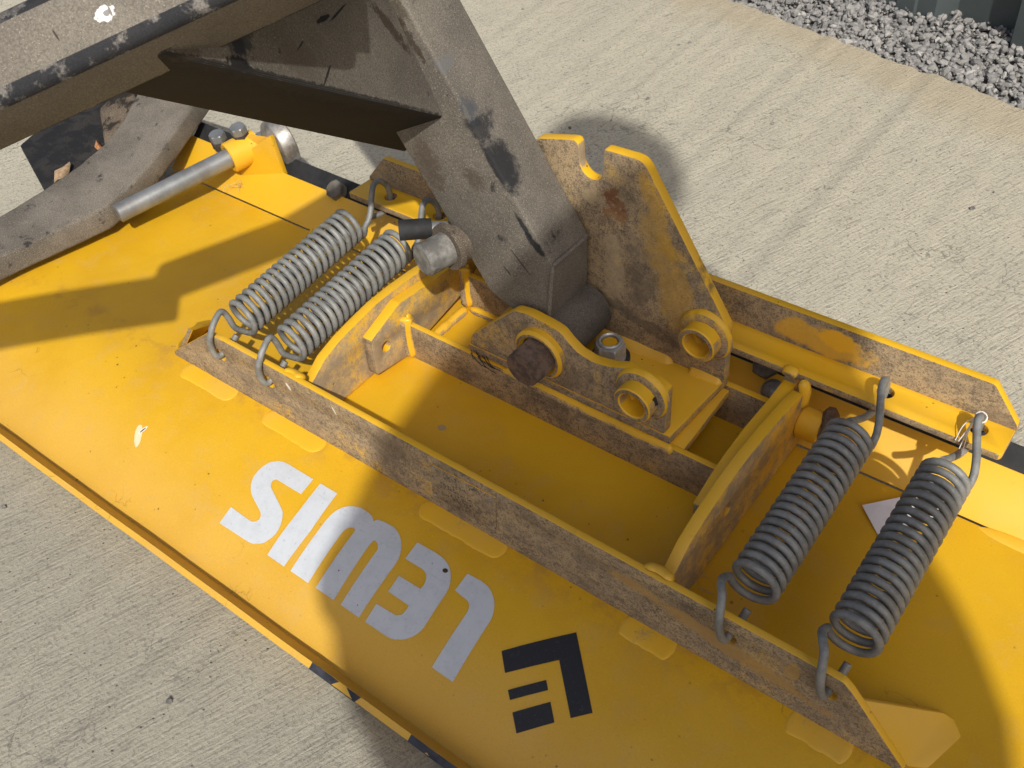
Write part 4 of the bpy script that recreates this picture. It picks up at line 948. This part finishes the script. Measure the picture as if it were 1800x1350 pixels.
pts_ = [(pel, .42), (PX['spine'], .345), (PX['chest'], .14), (PX['neck'], .055), (PX['lsh'], .068), (PX['lel'], .062), (lh.lerp(PX['lel'], .18), .034), (PX['rsh'], .068), (PX['rel'], .050), (rh.lerp(PX['rel'], .18), .034),
        (pel.lerp(k1, .25) + Vector((0, -.05, 0)), .095), (k1, .068), (f1, .052), (f1 + Vector((-.16, .12, -.03)), .042), (pel.lerp(k2, .25) + Vector((0, .05, 0)), .095), (k2, .068), (f2, .052), (f2 + Vector((-.16, .12, -.03)), .042)]
skin('body', pts_, [(0, 1), (1, 2), (2, 3), (2, 4), (4, 5), (5, 6), (2, 7), (7, 8), (8, 9), (0, 10), (10, 11), (11, 12), (12, 13), (0, 14), (14, 15), (15, 16), (16, 17)], cloth, person)
hd = sp(.290, .322, .72)
fd = (CP - hd).normalized()
def ell(name, c, r3, mat, parent, up_=Vector((0, 0, 1)), f=fd):
    bm = bmesh.new(); bmesh.ops.create_uvsphere(bm, u_segments=28, v_segments=18, radius=1)
    y_ = f.normalized(); x_ = y_.cross(up_).normalized(); z_ = x_.cross(y_)
    for v in bm.verts: v.co = c + x_ * v.co.x * r3[0] + y_ * v.co.y * r3[1] + z_ * v.co.z * r3[2]
    me = bpy.data.meshes.new(name); bm.to_mesh(me); bm.free(); return obj(name, smooth(me), mat, parent)
head = ell('head', hd, (.075, .092, .112), skinm, person)
ell('hair', hd - fd * .014 + Vector((0, 0, .018)), (.082, .092, .108), hairm, head)
xr = fd.cross(Vector((0, 0, 1))).normalized(); zu = xr.cross(fd)
ell('nose', hd + fd * .094 - zu * .012, (.012, .016, .022), skinm, head)
for s_ in (-1, 1):
    ell('eye', hd + fd * .083 + xr * .032 * s_ + zu * .010, (.013, .010, .009), plain('eye_white', (.7, .7, .7), .3, 0) if s_ < 0 else bpy.data.materials['eye_white'], head)
    ell('ear', hd + xr * .076 * s_ - fd * .005, (.010, .020, .032), skinm, head)
ell('mouth', hd + fd * .083 - zu * .050, (.024, .008, .006), plain('lips', (.45, .2, .17), .5, 0), head)
for (h, el, sgn) in ((lh, PX['lel'], -1), (rh, PX['rel'], 1)):
    w_ = h.lerp(el, .16); P_ = [(w_, .026), (h.lerp(w_, .35), .030), (h, .026)]; E_ = [(0, 1), (1, 2)]
    for j in range(4):
        base = h + down * (-.018 + .014 * j) + fwd * .002; k0 = len(P_)
        ln = (.030, .034, .032, .026)[j]
        P_ += [(base - right * sgn * .004, .010), (base - right * sgn * (.004 + ln * .4) - fwd * .006 + fwd * .008, .0085), (base - right * sgn * (.004 + ln) + fwd * .014, .0072)]; E_ += [(2, k0), (k0, k0 + 1), (k0 + 1, k0 + 2)]
    k0 = len(P_); P_ += [(h - fwd * .012 - down * .016, .011), (h - fwd * .016 - right * sgn * .022 - down * .012, .009)]; E_ += [(1, k0), (k0, k0 + 1)]
    skin('hand', P_, E_, skinm, person, 1)
phm = plain('phone_body', (.03, .03, .035), .3, .05, 30)
c8 = [ph_c + right * a * .074 + down * b_ * .037 for a, b_ in ((-1, -1), (1, -1), (1, 1), (-1, 1))]
tag(obj('phone', bevelled(prism([p - fwd * .004 for p in c8], [p + fwd * .004 for p in c8]), .002), phm), 'dark phone held in both hands by the photographer', 'phone')
